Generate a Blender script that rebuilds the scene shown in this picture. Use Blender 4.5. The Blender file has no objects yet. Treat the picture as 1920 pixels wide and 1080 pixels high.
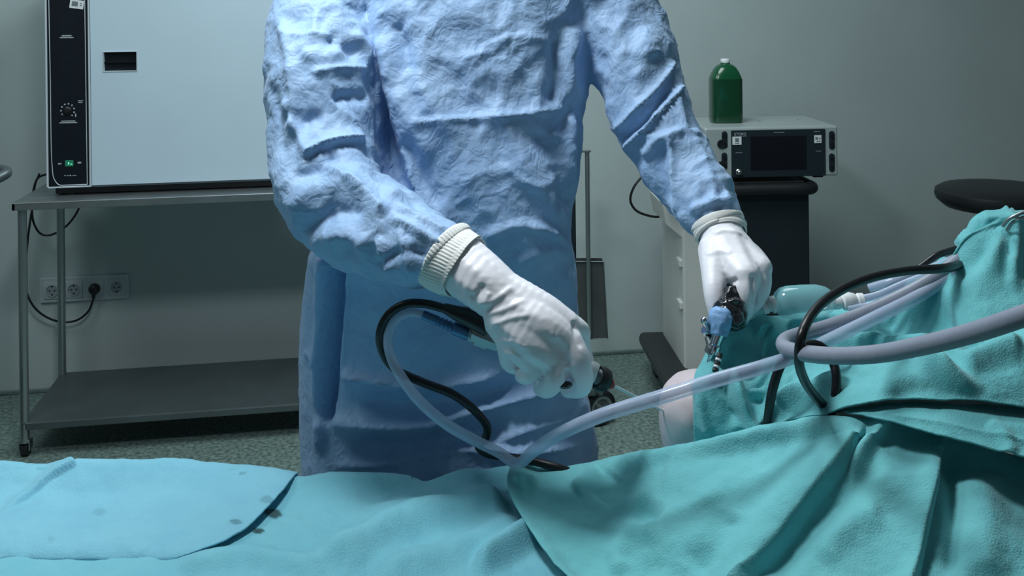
import bpy, bmesh, math, random
import numpy as np
from mathutils import Vector, Matrix, noise as mnoise

# ------------------------------------------------------------------ camera, world, lights, exposure
S = bpy.context.scene
COL = S.collection
F, YH, TH, RO, CH = 1900.0, 15.0, math.radians(9), 0.0115, 1.5
cam_d = bpy.data.cameras.new('camera'); cam = bpy.data.objects.new('camera', cam_d); COL.objects.link(cam)
cam_d.sensor_width = 36; cam_d.lens = 36 * F / 1920
cam_d.shift_y = -(540 - YH) / 1920
cam_d.clip_start = 0.05
MC = (Matrix.Translation((0, 0, CH)) @ Matrix.Rotation(-TH, 4, 'Z') @ Matrix.Rotation(math.pi/2, 4, 'X') @ Matrix.Rotation(-RO, 4, 'Z'))
cam.matrix_world = MC
S.camera = cam
M3 = np.array(MC.to_3x3()); C0 = np.array([0, 0, CH])
RIGHT = np.array([math.cos(TH), -math.sin(TH), 0]); FWD = np.array([math.sin(TH), math.cos(TH), 0]); UP = np.array([0, 0, 1.0])

W = bpy.data.worlds.new('world'); S.world = W; W.use_nodes = True
W.node_tree.nodes['Background'].inputs[0].default_value = (0.55, 0.72, 0.78, 1)
W.node_tree.nodes['Background'].inputs[1].default_value = 0.095
S.view_settings.view_transform = 'Standard'; S.view_settings.look = 'None'
S.view_settings.exposure = 0.0; S.view_settings.gamma = 1.0; S.view_settings.use_curve_mapping = False

def area(name, loc, target, size, power, color, spread=180):
    l = bpy.data.lights.new(name, 'AREA'); l.shape = 'DISK'; l.size = size; l.energy = power; l.color = color
    l.spread = math.radians(spread)
    o = bpy.data.objects.new(name, l); COL.objects.link(o); o.location = loc
    o.rotation_euler = (Vector(target) - Vector(loc)).to_track_quat('-Z', 'Y').to_euler()
    return o
area('surgical_lamp_light', (-0.20, 1.54, 2.50), (0.16, 1.64, 0.8), 0.36, 22, (0.90, 0.96, 1.0))
area('ceiling_panel_light', (0.6, 2.7, 3.0), (0.6, 3.1, 0), 1.3, 38, (0.84, 0.97, 1.0))
area('ceiling_panel_light', (-1.6, 2.3, 3.0), (-1.4, 3.2, 0), 1.2, 20, (0.84, 0.97, 1.0))

# ------------------------------------------------------------------ helpers
def P(px, py, d):
    return C0 + (M3 @ np.array([(px - 960) / F, (YH - py) / F, -1.0])) * d
def hit(px, py, ax, v):
    r = M3 @ np.array([(px - 960) / F, (YH - py) / F, -1.0]); return C0 + r * ((v - C0[ax]) / r[ax])
def proj(V):
    q = (np.asarray(V) - C0) @ M3
    return 960 + F * q[:, 0] / -q[:, 2], YH - F * q[:, 1] / -q[:, 2]

def link_mesh(name, me, m=None, parent=None, smooth=False):
    o = bpy.data.objects.new(name, me); COL.objects.link(o)
    if m is not None:
        me.materials.clear(); me.materials.append(m)
    if smooth:
        me.polygons.foreach_set('use_smooth', [True] * len(me.polygons))
    if parent is not None:
        o.parent = parent
        o.matrix_parent_inverse = Matrix.Identity(4)
    return o

def root(name, loc, label, cat, group=None, rz=0):
    o = bpy.data.objects.new(name, None); COL.objects.link(o); o.location = loc; o.rotation_euler = (0, 0, rz)
    o.empty_display_size = 0.05
    o['label'] = label; o['category'] = cat
    if group: o['group'] = group
    return o
def tag(o, label, cat, group=None):
    o['label'] = label; o['category'] = cat
    if group: o['group'] = group
    return o
def struct(o):
    o['kind'] = 'structure'; return o

class G:
    """collects geometry"""
    def __init__(s): s.v = []; s.f = []
    def add(s, V, Fc):
        n = len(s.v); s.v.extend([tuple(map(float, p)) for p in V]); s.f.extend([tuple(i + n for i in f) for f in Fc]); return s
    def box(s, lo, hi, bev=0.0, seg=2, mat=None):
        bm = bmesh.new(); bmesh.ops.create_cube(bm, size=1)
        lo = np.array(lo, float); hi = np.array(hi, float)
        for v in bm.verts: v.co = Vector([(lo[i] + hi[i]) / 2 + v.co[i] * (hi[i] - lo[i]) for i in range(3)])
        if bev > 0: bmesh.ops.bevel(bm, geom=bm.edges[:] , offset=bev, segments=seg, profile=0.5, affect='EDGES')
        return s.bm(bm, mat)
    def bm(s, bm, mat=None):
        bm.verts.index_update()
        V = [(mat @ v.co if mat is not None else v.co)[:] for v in bm.verts]; Fc = [[v.index for v in f.verts] for f in bm.faces]
        bm.free(); return s.add(V, Fc)
    def lathe(s, prof, axis_o, axis_d, n=24):
        """prof: list of (r, h) along axis"""
        o = np.array(axis_o, float); d = np.array(axis_d, float); d /= np.linalg.norm(d)
        a = np.cross(d, [0, 0, 1.0]) if abs(d[2]) < .9 else np.cross(d, [1.0, 0, 0]); a /= np.linalg.norm(a); b = np.cross(d, a)
        V = []; Fc = []
        for r, h in prof:
            for k in range(n):
                t = 2 * math.pi * k / n; V.append(o + d * h + (a * math.cos(t) + b * math.sin(t)) * max(r, 1e-5))
        for i in range(len(prof) - 1):
            for k in range(n):
                k2 = (k + 1) % n; Fc.append((i*n+k, i*n+k2, (i+1)*n+k2, (i+1)*n+k))
        Fc.append(tuple(range(n))[::-1]); Fc.append(tuple((len(prof)-1)*n + k for k in range(n)))
        return s.add(V, Fc)
    def cyl(s, p0, p1, r, n=20, r1=None):
        p0 = np.array(p0, float); p1 = np.array(p1, float); L = np.linalg.norm(p1 - p0)
        return s.lathe([(r, 0), (r if r1 is None else r1, L)], p0, p1 - p0, n)
    def tube(s, pts, rad, n=14, per=8, wob=None):
        Pt, Rd = spline(pts, rad, per); m = len(Pt)
        T = np.gradient(Pt, axis=0); T /= np.linalg.norm(T, axis=1)[:, None] + 1e-12
        a = np.cross(T[0], UP);
        if np.linalg.norm(a) < 1e-3: a = np.cross(T[0], [1.0, 0, 0])
        a /= np.linalg.norm(a); V = []; Fc = []
        for i in range(m):
            a = a - T[i] * a.dot(T[i]); a /= np.linalg.norm(a); b = np.cross(T[i], a)
            for k in range(n):
                t = 2 * math.pi * k / n; V.append(Pt[i] + (a * math.cos(t) + b * math.sin(t)) * Rd[i])
        for i in range(m - 1):
            for k in range(n):
                k2 = (k + 1) % n; Fc.append((i*n+k, i*n+k2, (i+1)*n+k2, (i+1)*n+k))
        Fc.append(tuple(range(n))[::-1]); Fc.append(tuple((m-1)*n + k for k in range(n)))
        return s.add(V, Fc)
    def ball(s, c, r, sub=2, sc=(1, 1, 1)):
        bm = bmesh.new(); bmesh.ops.create_icosphere(bm, subdivisions=sub, radius=r)
        c = np.array(c, float)
        for v in bm.verts: v.co = Vector((v.co[0]*sc[0]+c[0], v.co[1]*sc[1]+c[1], v.co[2]*sc[2]+c[2]))
        return s.bm(bm)
    def chain(s, pts, rad):
        Pt, Rd = spline(pts, rad, 10)
        last = None
        for p, r in zip(Pt, Rd):
            if last is None or np.linalg.norm(p - last) > r * 0.22:
                s.ball(p, r, 2); last = p
        s.ball(Pt[-1], Rd[-1], 2)
        return s
    def mesh(s, name='mesh'):
        me = bpy.data.meshes.new(name); me.from_pydata(s.v, [], s.f); me.update(); return me
    def build(s, name, m, parent=None, smooth=False, auto=True):
        me = s.mesh(name)
        bm = bmesh.new(); bm.from_mesh(me); bmesh.ops.recalc_face_normals(bm, faces=bm.faces[:]); bm.to_mesh(me); bm.free()
        if parent is not None:
            me.transform(parent_inv(parent))
        o = link_mesh(name, me, m, parent, False)
        if smooth:
            me.polygons.foreach_set('use_smooth', [True] * len(me.polygons))
            if auto: me.set_sharp_from_angle(angle=math.radians(40))
        return o
def world_mat(o):
    m = Matrix.LocRotScale(o.location, o.rotation_euler, None)
    return m if o.parent is None else world_mat(o.parent) @ m
def parent_inv(p): return world_mat(p).inverted()

def spline(pts, rad, per):
    pts = np.array(pts, float); n = len(pts)
    rad = np.full(n, rad, float) if np.isscalar(rad) else np.array(rad, float)
    if n == 2: t = np.linspace(0, 1, per + 1)[:, None]; return pts[0]*(1-t)+pts[1]*t, rad[0]*(1-t[:, 0])+rad[1]*t[:, 0]
    A = np.hstack([pts, rad[:, None]]); A = np.vstack([2*A[0]-A[1], A, 2*A[-1]-A[-2]])
    out = []
    for i in range(n - 1):
        p0, p1, p2, p3 = A[i:i+4]
        # centripetal parametrisation
        k = [0.0]
        for a_, b_ in ((p0, p1), (p1, p2), (p2, p3)): k.append(k[-1] + max(np.linalg.norm(a_[:3]-b_[:3]), 1e-6) ** .5)
        for j in range(per):
            t = k[1] + (k[2]-k[1]) * j / per
            a1 = p0*(k[1]-t)/(k[1]-k[0]) + p1*(t-k[0])/(k[1]-k[0]); a2 = p1*(k[2]-t)/(k[2]-k[1]) + p2*(t-k[1])/(k[2]-k[1]); a3 = p2*(k[3]-t)/(k[3]-k[2]) + p3*(t-k[2])/(k[3]-k[2])
            b1 = a1*(k[2]-t)/(k[2]-k[0]) + a2*(t-k[0])/(k[2]-k[0]); b2 = a2*(k[3]-t)/(k[3]-k[1]) + a3*(t-k[1])/(k[3]-k[1])
            out.append(b1*(k[2]-t)/(k[2]-k[1]) + b2*(t-k[1])/(k[2]-k[1]))
    out.append(A[-2]); out = np.array(out); return out[:, :3], np.maximum(out[:, 3], 1e-4)
def PP(l): return [P(*p[:3]) for p in l]
def PR(l): return [p[3] / F * p[2] for p in l]     # radius given in pixels at that depth

def remesh(g, voxel, smooth=6, fac=0.5):
    me = g.mesh('union'); bm = bmesh.new(); bm.from_mesh(me); bmesh.ops.recalc_face_normals(bm, faces=bm.faces[:]); bm.to_mesh(me); bm.free()
    o = bpy.data.objects.new('union', me); COL.objects.link(o)
    r = o.modifiers.new('r', 'REMESH'); r.mode = 'VOXEL'; r.voxel_size = voxel
    if smooth:
        q = o.modifiers.new('s', 'SMOOTH'); q.iterations = smooth; q.factor = fac
    dg = bpy.context.evaluated_depsgraph_get(); dg.update()
    out = bpy.data.meshes.new_from_object(o.evaluated_get(dg))
    bpy.data.objects.remove(o); return out
def get_v(me):
    a = np.empty(len(me.vertices) * 3); me.vertices.foreach_get('co', a); return a.reshape(-1, 3)
def get_n(me):
    a = np.empty(len(me.vertices) * 3); me.vertex_normals.foreach_get('vector', a); return a.reshape(-1, 3)
def set_v(me, V): me.vertices.foreach_set('co', np.asarray(V, np.float32).ravel()); me.update()

def poly_dist(px, py, line):
    """distance (signed by side), param 0..1 along the polyline, for arrays"""
    L = np.array(line, float)
    if len(L) > 2: L = spline(np.c_[L[:, :2], np.zeros(len(L))], 1.0, 6)[0][:, :2]
    seg = L[1:] - L[:-1]; ln = np.hypot(seg[:, 0], seg[:, 1]); cum = np.r_[0, np.cumsum(ln)]
    best = np.full(px.shape, 1e9); sg = np.zeros(px.shape); par = np.zeros(px.shape)
    for i in range(len(seg)):
        dx, dy = px - L[i, 0], py - L[i, 1]; t = np.clip((dx*seg[i, 0] + dy*seg[i, 1]) / (ln[i]**2 + 1e-9), 0, 1)
        ex, ey = dx - t*seg[i, 0], dy - t*seg[i, 1]; d = np.hypot(ex, ey); m = d < best
        best = np.where(m, d, best); sg = np.where(m, np.sign(seg[i, 0]*dy - seg[i, 1]*dx), sg); par = np.where(m, (cum[i] + t*ln[i]) / cum[-1], par)
    return best, sg, par
def fold_disp(px, py, folds):
    """folds: (polyline, width px, height m, kind, taper0, taper1). kinds: r ridge, s cliff on the right-hand (screen) side of travel"""
    D = np.zeros(px.shape)
    for f in folds:
        line, w, h, kind = f[:4]; t0, t1 = (f[4], f[5]) if len(f) > 5 else (.18, .18)
        d, sg, par = poly_dist(px, py, line)
        tp = np.ones_like(d)
        if t0 > 0: tp *= np.clip(par / t0, 0, 1)
        if t1 > 0: tp *= np.clip((1 - par) / t1, 0, 1)
        tp = tp * tp * (3 - 2*tp)
        if kind == 'r': D += h * tp * np.exp(-(d / w) ** 2)
        elif kind == 'c': D += h * tp * np.exp(-(d / w))           # sharp crease
        else:
            sd = d * sg
            prof = np.where(sd < 0, np.exp(-(-sd / w) ** 1.5), np.clip(1 - sd / max(w * .16, 4.0), 0, 1))
            D += h * tp * prof
    return D
def fnoise(V, sc, seed=0, kind='n', octv=3):
    out = np.empty(len(V)); o = Vector((seed * 3.7, seed * 1.3, seed * 7.1))
    if np.isscalar(sc): sc = (sc, sc, sc)
    for i, p in enumerate(V):
        q = Vector((p[0]*sc[0], p[1]*sc[1], p[2]*sc[2])) + o
        if kind == 'n': out[i] = mnoise.fractal(q, 0.9, 2.1, octv)
        elif kind == 'ridge': out[i] = 1 - abs(mnoise.noise(q)) * 2
        else:
            d = mnoise.voronoi(q, distance_metric='DISTANCE', exponent=2)[0]; out[i] = d[1] - d[0]
    return out

# ------------------------------------------------------------------ materials
def mat(name, col, rough=.5, metal=0.0, var=0.0, vscale=8.0, bump=0.0, bscale=60.0, bdet=4.0, col2=None, sheen=0.0, alpha=1.0, emit=None, spec=.5, trans=0.0, stain=None, bump2=None, coat=0.0):
    m = bpy.data.materials.new(name); m.use_nodes = True; nt = m.node_tree; N = nt.nodes; L = nt.links; b = N['Principled BSDF']
    b.inputs['Base Color'].default_value = (*col, 1); b.inputs['Roughness'].default_value = rough; b.inputs['Metallic'].default_value = metal
    b.inputs['Specular IOR Level'].default_value = spec; b.inputs['Coat Weight'].default_value = coat
    if sheen: b.inputs['Sheen Weight'].default_value = sheen
    if alpha < 1: b.inputs['Alpha'].default_value = alpha
    if trans: b.inputs['Transmission Weight'].default_value = trans
    if emit: b.inputs['Emission Color'].default_value = (*emit[:3], 1); b.inputs['Emission Strength'].default_value = emit[3]
    tc = N.new('ShaderNodeTexCoord'); src = None
    if var or col2:
        n = N.new('ShaderNodeTexNoise'); n.inputs['Scale'].default_value = vscale; n.inputs['Detail'].default_value = 5; L.new(tc.outputs['Object'], n.inputs['Vector'])
        r = N.new('ShaderNodeValToRGB'); c2 = col2 or tuple(c * (1 - var) for c in col)
        r.color_ramp.elements[0].position = .35; r.color_ramp.elements[1].position = .65
        r.color_ramp.elements[0].color = (*c2, 1); r.color_ramp.elements[1].color = (*col, 1); L.new(n.outputs['Fac'], r.inputs['Fac']); src = r.outputs['Color']
    if stain:
        at = N.new('ShaderNodeAttribute'); at.attribute_name = 'stain'; mx = N.new('ShaderNodeMix'); mx.data_type = 'RGBA'
        L.new(at.outputs['Fac'], mx.inputs['Factor'])
        if src: L.new(src, mx.inputs[6])
        else: mx.inputs[6].default_value = (*col, 1)
        mx.inputs[7].default_value = (*stain, 1); src = mx.outputs[2]
    if src: L.new(src, b.inputs['Base Color'])
    if bump:
        n = N.new('ShaderNodeTexNoise'); n.inputs['Scale'].default_value = bscale; n.inputs['Detail'].default_value = bdet; L.new(tc.outputs['Object'], n.inputs['Vector'])
        bp = N.new('ShaderNodeBump'); bp.inputs['Strength'].default_value = bump; bp.inputs['Distance'].default_value = .01; L.new(n.outputs['Fac'], bp.inputs['Height'])
        if bump2:
            v = N.new('ShaderNodeTexVoronoi'); v.feature = 'DISTANCE_TO_EDGE'; v.inputs['Scale'].default_value = bump2[1]; L.new(tc.outputs['Object'], v.inputs['Vector'])
            n2 = N.new('ShaderNodeTexNoise'); n2.inputs['Scale'].default_value = bump2[1] * .7; L.new(tc.outputs['Object'], n2.inputs['Vector'])
            ad = N.new('ShaderNodeMixRGB'); ad.blend_type = 'ADD'; ad.inputs[0].default_value = .25; L.new(tc.outputs['Object'], ad.inputs[1]); L.new(n2.outputs['Color'], ad.inputs[2]); L.new(ad.outputs[0], v.inputs['Vector'])
            b2 = N.new('ShaderNodeBump'); b2.inputs['Strength'].default_value = bump2[0]; b2.inputs['Distance'].default_value = .02
            L.new(v.outputs['Distance'], b2.inputs['Height']); L.new(bp.outputs['Normal'], b2.inputs['Normal']); bp = b2
        L.new(bp.outputs['Normal'], b.inputs['Normal'])
    return m

m_wall = mat('wall_paint', (.47, .55, .55), .7, var=.05, vscale=3, bump=.06, bscale=220)
m_floor = mat('speckled_linoleum', (.22, .31, .28), .5, col2=(.075, .12, .11), vscale=70, bump=.03, bscale=120)
m_skirt = mat('cove_vinyl', (.16, .23, .22), .5, var=.2, vscale=60)
m_steel = mat('brushed_steel', (.34, .38, .39), .38, .85, var=.12, vscale=14, bump=.03, bscale=200)
m_shelf = mat('dull_steel_sheet', (.15, .185, .195), .45, .7, var=.15, vscale=7)
m_tubesteel = mat('tube_steel', (.42, .46, .47), .28, .9)
m_chrome = mat('chrome', (.68, .7, .72), .12, 1.0)
m_oven = mat('oven_door_paint', (.56, .70, .79), .45, var=.03, vscale=5)
m_ovenframe = mat('oven_frame', (.72, .80, .85), .35, .3)
m_black = mat('black_panel', (.008, .012, .018), .3, var=.2, vscale=20)
m_blackp = mat('black_plastic', (.012, .014, .016), .38, bump=.03, bscale=300)
m_blackrub = mat('black_rubber_cable', (.010, .011, .013), .32, spec=.4)
m_white = mat('white_plastic', (.74, .77, .78), .4)
m_print = mat('pale_print', (.40, .46, .49), .5)
m_sticker = mat('white_sticker', (.72, .76, .78), .5)
m_grey = mat('grey_print', (.16, .19, .21), .5)
m_green_led = mat('green_display', (.02, .16, .10), .4, emit=(.05, .5, .28, .10))
m_led = mat('green_segment', (.1, .6, .35), .4, emit=(.2, .9, .55, .9))
m_socket = mat('socket_plastic', (.50, .56, .58), .35)
m_hole = mat('socket_hole', (.02, .025, .03), .6)
m_beige = mat('cart_beige_paint', (.62, .64, .61), .5, var=.06, vscale=4)
m_cartblack = mat('cart_dark_panel', (.012, .02, .027), .42, var=.15, vscale=5)
m_device = mat('device_grey_paint', (.40, .46, .46), .4, .2, var=.06, vscale=12)
m_devblack = mat('device_navy_front', (.012, .022, .030), .35)
m_screen = mat('screen_glass', (.006, .007, .012), .15)
m_bottle = mat('green_bottle_plastic', (.004, .085, .032), .25, var=.12, vscale=6, coat=.3)
m_liquid = mat('green_liquid', (.003, .045, .018), .2, coat=.4)
m_stool = mat('stool_leatherette', (.012, .014, .017), .45, bump=.08, bscale=160)
m_pan = mat('pan_grey_steel', (.13, .14, .14), .4, .6, var=.2, vscale=9)
m_gown = mat('gown_nonwoven', (.34, .515, .755), .6, col2=(.29, .46, .71), vscale=16, bump=.19, bscale=85, bdet=6, sheen=.1, bump2=(.16, 22))
m_glove = mat('latex_glove', (.88, .88, .93), .42, var=.03, vscale=20, bump=.05, bscale=90)
m_cuff = mat('ribbed_cuff', (.82, .83, .80), .6, bump=.1, bscale=200)
m_skin = mat('skin', (.62, .42, .34), .5, bump=.05, bscale=150)
m_knee = mat('pale_wrapped_skin', (.74, .64, .66), .45, col2=(.60, .50, .53), vscale=14, bump=.12, bscale=40)
m_cloth_blue = mat('drape_cotton_blue', (.22, .55, .68), .85, col2=(.195, .51, .65), vscale=11, bump=.30, bscale=420, sheen=.2, stain=(.02, .11, .13), bump2=(.05, 14))
m_cloth_mid = mat('drape_cotton_mid', (.195, .545, .64), .85, col2=(.17, .505, .61), vscale=11, bump=.30, bscale=420, sheen=.2, stain=(.015, .06, .065), bump2=(.05, 14))
m_cloth_teal = mat('drape_cotton_teal', (.165, .54, .57), .85, col2=(.145, .50, .54), vscale=11, bump=.30, bscale=420, sheen=.2, bump2=(.05, 14))
m_cloth_green = mat('drape_cotton_green', (.145, .50, .53), .85, col2=(.12, .45, .485), vscale=10, bump=.30, bscale=420, sheen=.2, bump2=(.06, 14))
m_clear = mat('clear_tubing', (.55, .64, .82), .2, alpha=.55, spec=.7)
m_shaft = mat('shaft_steel', (.72, .75, .78), .3, .2)
m_clear2 = mat('clear_chamber', (.36, .74, .80), .1, alpha=.45, spec=.8)
m_greytube = mat('grey_silicone_hose', (.26, .29, .36), .38, var=.06, vscale=30, bump=.06, bscale=120)
m_bluecon = mat('blue_anodised', (.08, .21, .40), .3, .3)
m_red = mat('red_ring', (.30, .02, .02), .4)
m_film = mat('shiny_black_film', (.015, .018, .022), .1, .2, bump=.6, bscale=35, coat=1.0)
m_bluetape = mat('blue_wrap', (.22, .42, .70), .5, bump=.3, bscale=60)
m_trouser = mat('scrub_trousers', (.08, .16, .26), .8)

# ------------------------------------------------------------------ the setting
WY = 4.26
struct(G().box((-5, -2.5, -.1), (6.5, WY + .15, 0)).build('floor', m_floor))
struct(G().box((-5, WY, 0), (6.5, WY + .15, 3.1)).build('wall_back', m_wall))
struct(G().box((-5, WY - .012, 0), (6.5, WY, .016), .004).build('baseboard_back', m_skirt))

# ------------------------------------------------------------------ steel work table
FY = 3.624; TBX0, TBX1, TBY1 = -1.135, 0.12, 4.125
t = root('steel_work_table', (-.5, 3.87, 0), 'stainless steel two-tier work table carrying the pale cabinet', 'table')
g = G().box((TBX0, FY, .858), (TBX1, TBY1, .864), .002)
g.box((TBX0, FY, .838), (TBX1, FY + .012, .862), .002).box((TBX0, TBY1 - .012, .838), (TBX1, TBY1, .862), .002)
g.box((TBX0, FY, .838), (TBX0 + .012, TBY1, .862), .002).box((TBX1 - .012, FY, .838), (TBX1, TBY1, .862), .002)
g.build('tabletop', m_steel, t)
g = G().box((TBX0 + .02, FY + .01, .114), (TBX1 - .02, TBY1 - .01, .120), .002).box((TBX0 + .035, FY + .005, .096), (TBX1 - .035, FY + .014, .119), .002).box((TBX0 + .035, TBY1 - .014, .096), (TBX1 - .035, TBY1 - .005, .119), .002)
g.build('lower_shelf', m_shelf, t)
for x in (TBX0 + .026, TBX1 - .026):
    for y in (FY + .025, TBY1 - .022):
        leg = G().cyl((x, y, .055), (x, y, .852), .0145, 20).cyl((x, y, .05), (x, y, .062), .018, 20).build('leg', m_tubesteel, t, True)
        cg = G().cyl((x - .011, y + .012, .026), (x + .011, y + .012, .026), .026, 24).build('caster_wheel', m_blackp, leg, True)
        G().box((x - .019, y - .012, .022), (x - .014, y + .024, .058), .003).box((x + .014, y - .012, .022), (x + .019, y + .024, .058), .003).box((x - .019, y - .014, .048), (x + .019, y + .022, .058), .004).build('caster_fork', m_tubesteel, leg)

# ------------------------------------------------------------------ drying oven on the table
OY = 3.724; OX0, OX1, OZ0, OZ1 = -1.05, -.12, .893, 1.72
t = root('drying_oven', (-.6, OY + .2, .864), 'large pale cabinet with black control strip on the steel work table', 'oven')
G().box((OX0 + .004, OY + .02, OZ0), (OX1 - .004, 4.09, OZ1), .004).build('body', m_oven, t)
xp = -.905   # between strip and door
g = G()
g.box((OX0, OY - .004, OZ0), (OX0 + .006, OY + .022, OZ1), .001).box((xp - .004, OY - .004, OZ0), (xp + .003, OY + .022, OZ1), .001)
g.box((OX0, OY - .004, OZ0), (xp, OY + .022, OZ0 + .005), .001).box((OX0, OY - .004, OZ1 - .006), (xp, OY + .022, OZ1), .001)
g.build('strip_frame', m_ovenframe, t)
pan = G().box((OX0 + .006, OY, OZ0 + .005), (xp - .004, OY + .02, OZ1 - .006)).build('control_panel', m_black, t)
# curved inner outline of the strip (thin raised line)
pts = [(OX0 + .012, OY - .001, OZ1 - .01), (OX0 + .015, OY - .001, 1.3), (OX0 + .018, OY - .001, .97), (OX0 + .024, OY - .001, .925), (OX0 + .04, OY - .001, .904), (OX0 + .07, OY - .001, .902), (xp - .012, OY - .001, .902)]
G().tube(pts, .0013, 8, 8).tube([(xp - .012, OY - .001, .902), (xp - .013, OY - .001, 1.3), (xp - .014, OY - .001, OZ1 - .01)], .0013, 8, 4).build('outline', m_ovenframe, pan, True)
def ov(px, py): return hit(px, py, 1, OY)
def dash(g, px, py, w, h, plane, t=.0012, axis=1):
    c = hit(px, py, axis, plane); d = 3.6 / F
    g.box((c[0] - w*d/2, plane - t, c[2] - h*d/2), (c[0] + w*d/2, plane + t, c[2] + h*d/2)); return g
k = ov(127, 207)
kn = G().lathe([(.013, 0), (.013, .004), (.0095, .006), (.0085, .016), (.004, .017)], (k[0], OY, k[2]), (0, -1, 0), 24).build('dial_knob', m_blackp, pan, True)
g = G()
for i in range(9):
    a = math.radians(215 - i * 33); dash(g, 127 + 12.5*math.cos(a), 207 - 12.5*math.sin(a), 2.6, 2.6, OY)
for (x, y, w, h) in ((125, 67, 17, 2), (125, 70.5, 24, 1.6), (151, 189, 9, 1.6), (151, 192, 7, 1.6), (128, 227, 24, 1.8), (128, 230, 31, 1.6), (112, 307, 6, 2.2), (149, 305, 6, 3), (122, 329, 2, 1.6), (127, 329, 3, 1.2), (132, 329, 3, 1.8), (137, 329, 2, 1.2), (141, 329, 3, 1.4), (142, 216, 2, 6)):
    dash(g, x, y, w, h, OY)
g.build('printed_marks', m_print, pan)['kind'] = 'stuff'
g = G(); dash(g, 130, 306, 14, 11, OY, .002); dsp = g.build('display', m_green_led, pan)
g = G(); dash(g, 129, 306, 2, 4, OY, .0026); dash(g, 134, 307.5, 3, 1.3, OY, .0026); g.build('lit_digit', m_led, dsp)
c = ov(144, 8); g = G()
mt = Matrix.Translation(c) @ Matrix.Rotation(math.radians(8), 4, 'Y'); bm = bmesh.new(); bmesh.ops.create_cube(bm, size=1)
for v in bm.verts: v.co = Vector((v.co.x*.046, v.co.y*.003, v.co.z*.030))
st = g.bm(bm, mt).build('sticker', m_sticker, pan)
g = G()
for x0, z0, w, h in ((-.006, .001, .020, .016), (.014, .004, .006, .003), (.014, -.003, .006, .003)):
    bm = bmesh.new(); bmesh.ops.create_cube(bm, size=1)
    for v in bm.verts: v.co = Vector((v.co.x*w + x0, v.co.y*.0042, v.co.z*h + z0))
    g.bm(bm, mt)
g.build('sticker_print', m_grey, st)
# door: ring around the finger recess
ha, hb = ov(195, 98), ov(257, 132); hx0, hx1, hz0, hz1 = ha[0], hb[0], hb[2], ha[2]
g = G(); dx0, dx1, dz0, dz1, dy0, dy1 = xp + .005, OX1, OZ0 + .006, OZ1, OY - .006, OY + .018
g.box((dx0, dy0, dz0), (hx0, dy1, dz1)).box((hx1, dy0, dz0), (dx1, dy1, dz1)).box((hx0, dy0, dz0), (hx1, dy1, hz0)).box((hx0, dy0, hz1), (hx1, dy1, dz1))
door = g.build('door', m_oven, t)
g = G().box((hx0 - .003, dy0 - .002, hz0 - .003), (hx1 + .003, dy0 + .002, hz0)).box((hx0 - .003, dy0 - .002, hz1), (hx1 + .003, dy0 + .002, hz1 + .003)).box((hx0 - .003, dy0 - .002, hz0), (hx0, dy0 + .002, hz1)).box((hx1, dy0 - .002, hz0), (hx1 + .003, dy0 + .002, hz1))
g.build('handle_rim', m_ovenframe, door)
G().box((hx0, OY + .012, hz0), (hx1, OY + .017, hz1)).box((hx0, OY - .002, (hz0+hz1)/2 - .004), (hx1, OY + .014, (hz0+hz1)/2 - .001)).build('handle_recess', m_black, door)
G().box((xp + .006, OY + .001, OZ0 - .001), (OX1, OY + .02, OZ0 + .006)).build('door_sill', m_grey, t)
g = G()
for x in (OX0 + .07, OX1 - .06):
    for y in (OY + .05, 4.03): g.lathe([(.018, 0), (.02, .01), (.02, .03)], (x, y, .864), (0, 0, 1), 16)
g.box((OX0 + .02, OY + .03, .868), (OX1 - .02, 4.06, .893))
g.build('foot_plinth', m_blackp, t)

# ------------------------------------------------------------------ wall sockets, power cords
a, b = hit(76, 521, 1, WY), hit(243, 562, 1, WY); sx0, sx1 = a[0], b[0]; sz1, sz0 = hit(160, 517, 1, WY)[2], hit(160, 563, 1, WY)[2]
t = root('socket_strip', ((sx0+sx1)/2, WY, (sz0+sz1)/2), 'grey-white four-gang wall socket strip below the steel table top', 'socket')
G().box((sx0, WY - .010, sz0), (sx1, WY, sz1), .003).build('frame', m_socket, t)
w = (sx1 - sx0 - .012) / 4; zc = (sz0 + sz1) / 2
socks = []
for i in range(4):
    xc = sx0 + .006 + w * (i + .5); socks.append(xc)
    so = G().box((xc - .032, WY - .0135, zc - .034), (xc + .032, WY - .009, zc + .034), .0015).lathe([(.0235, 0), (.0235, .0045), (.021, .0045), (.020, .0005)], (xc, WY - .0132, zc), (0, -1, 0), 32).build('socket', m_socket, t, True)
    G().lathe([(.0195, 0), (.0195, .002)], (xc, WY - .0130, zc), (0, -1, 0), 28).build('recess', mat('socket_recess', (.33, .38, .40), .5) if i == 0 else bpy.data.materials['socket_recess'], so)
    g = G()
    for dx in (-.0095, .0095): g.cyl((xc + dx, WY - .0165, zc), (xc + dx, WY - .0145, zc), .0030, 12)
    g.box((xc - .003, WY - .0165, zc + .0135), (xc + .003, WY - .0145, zc + .0185)).box((xc - .003, WY - .0165, zc - .0185), (xc + .003, WY - .0145, zc - .0135))
    g.build('pin_hole', m_hole, so)
xc = socks[2]
t = root('power_cord', (xc, WY, zc), 'black power cord plugged into the wall socket strip', 'cord')
G().lathe([(.0185, .002), (.0205, .010), (.0205, .026), (.014, .034), (.006, .036)], (xc, WY - .0125, zc + .002), (0, -1, 0), 24).tube([(xc, WY - .034, zc - .004), (xc - .001, WY - .035, zc - .02), (xc - .002, WY - .034, zc - .036)], [.011, .008, .0045], 12).build('plug', m_blackp, t, True)
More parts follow.
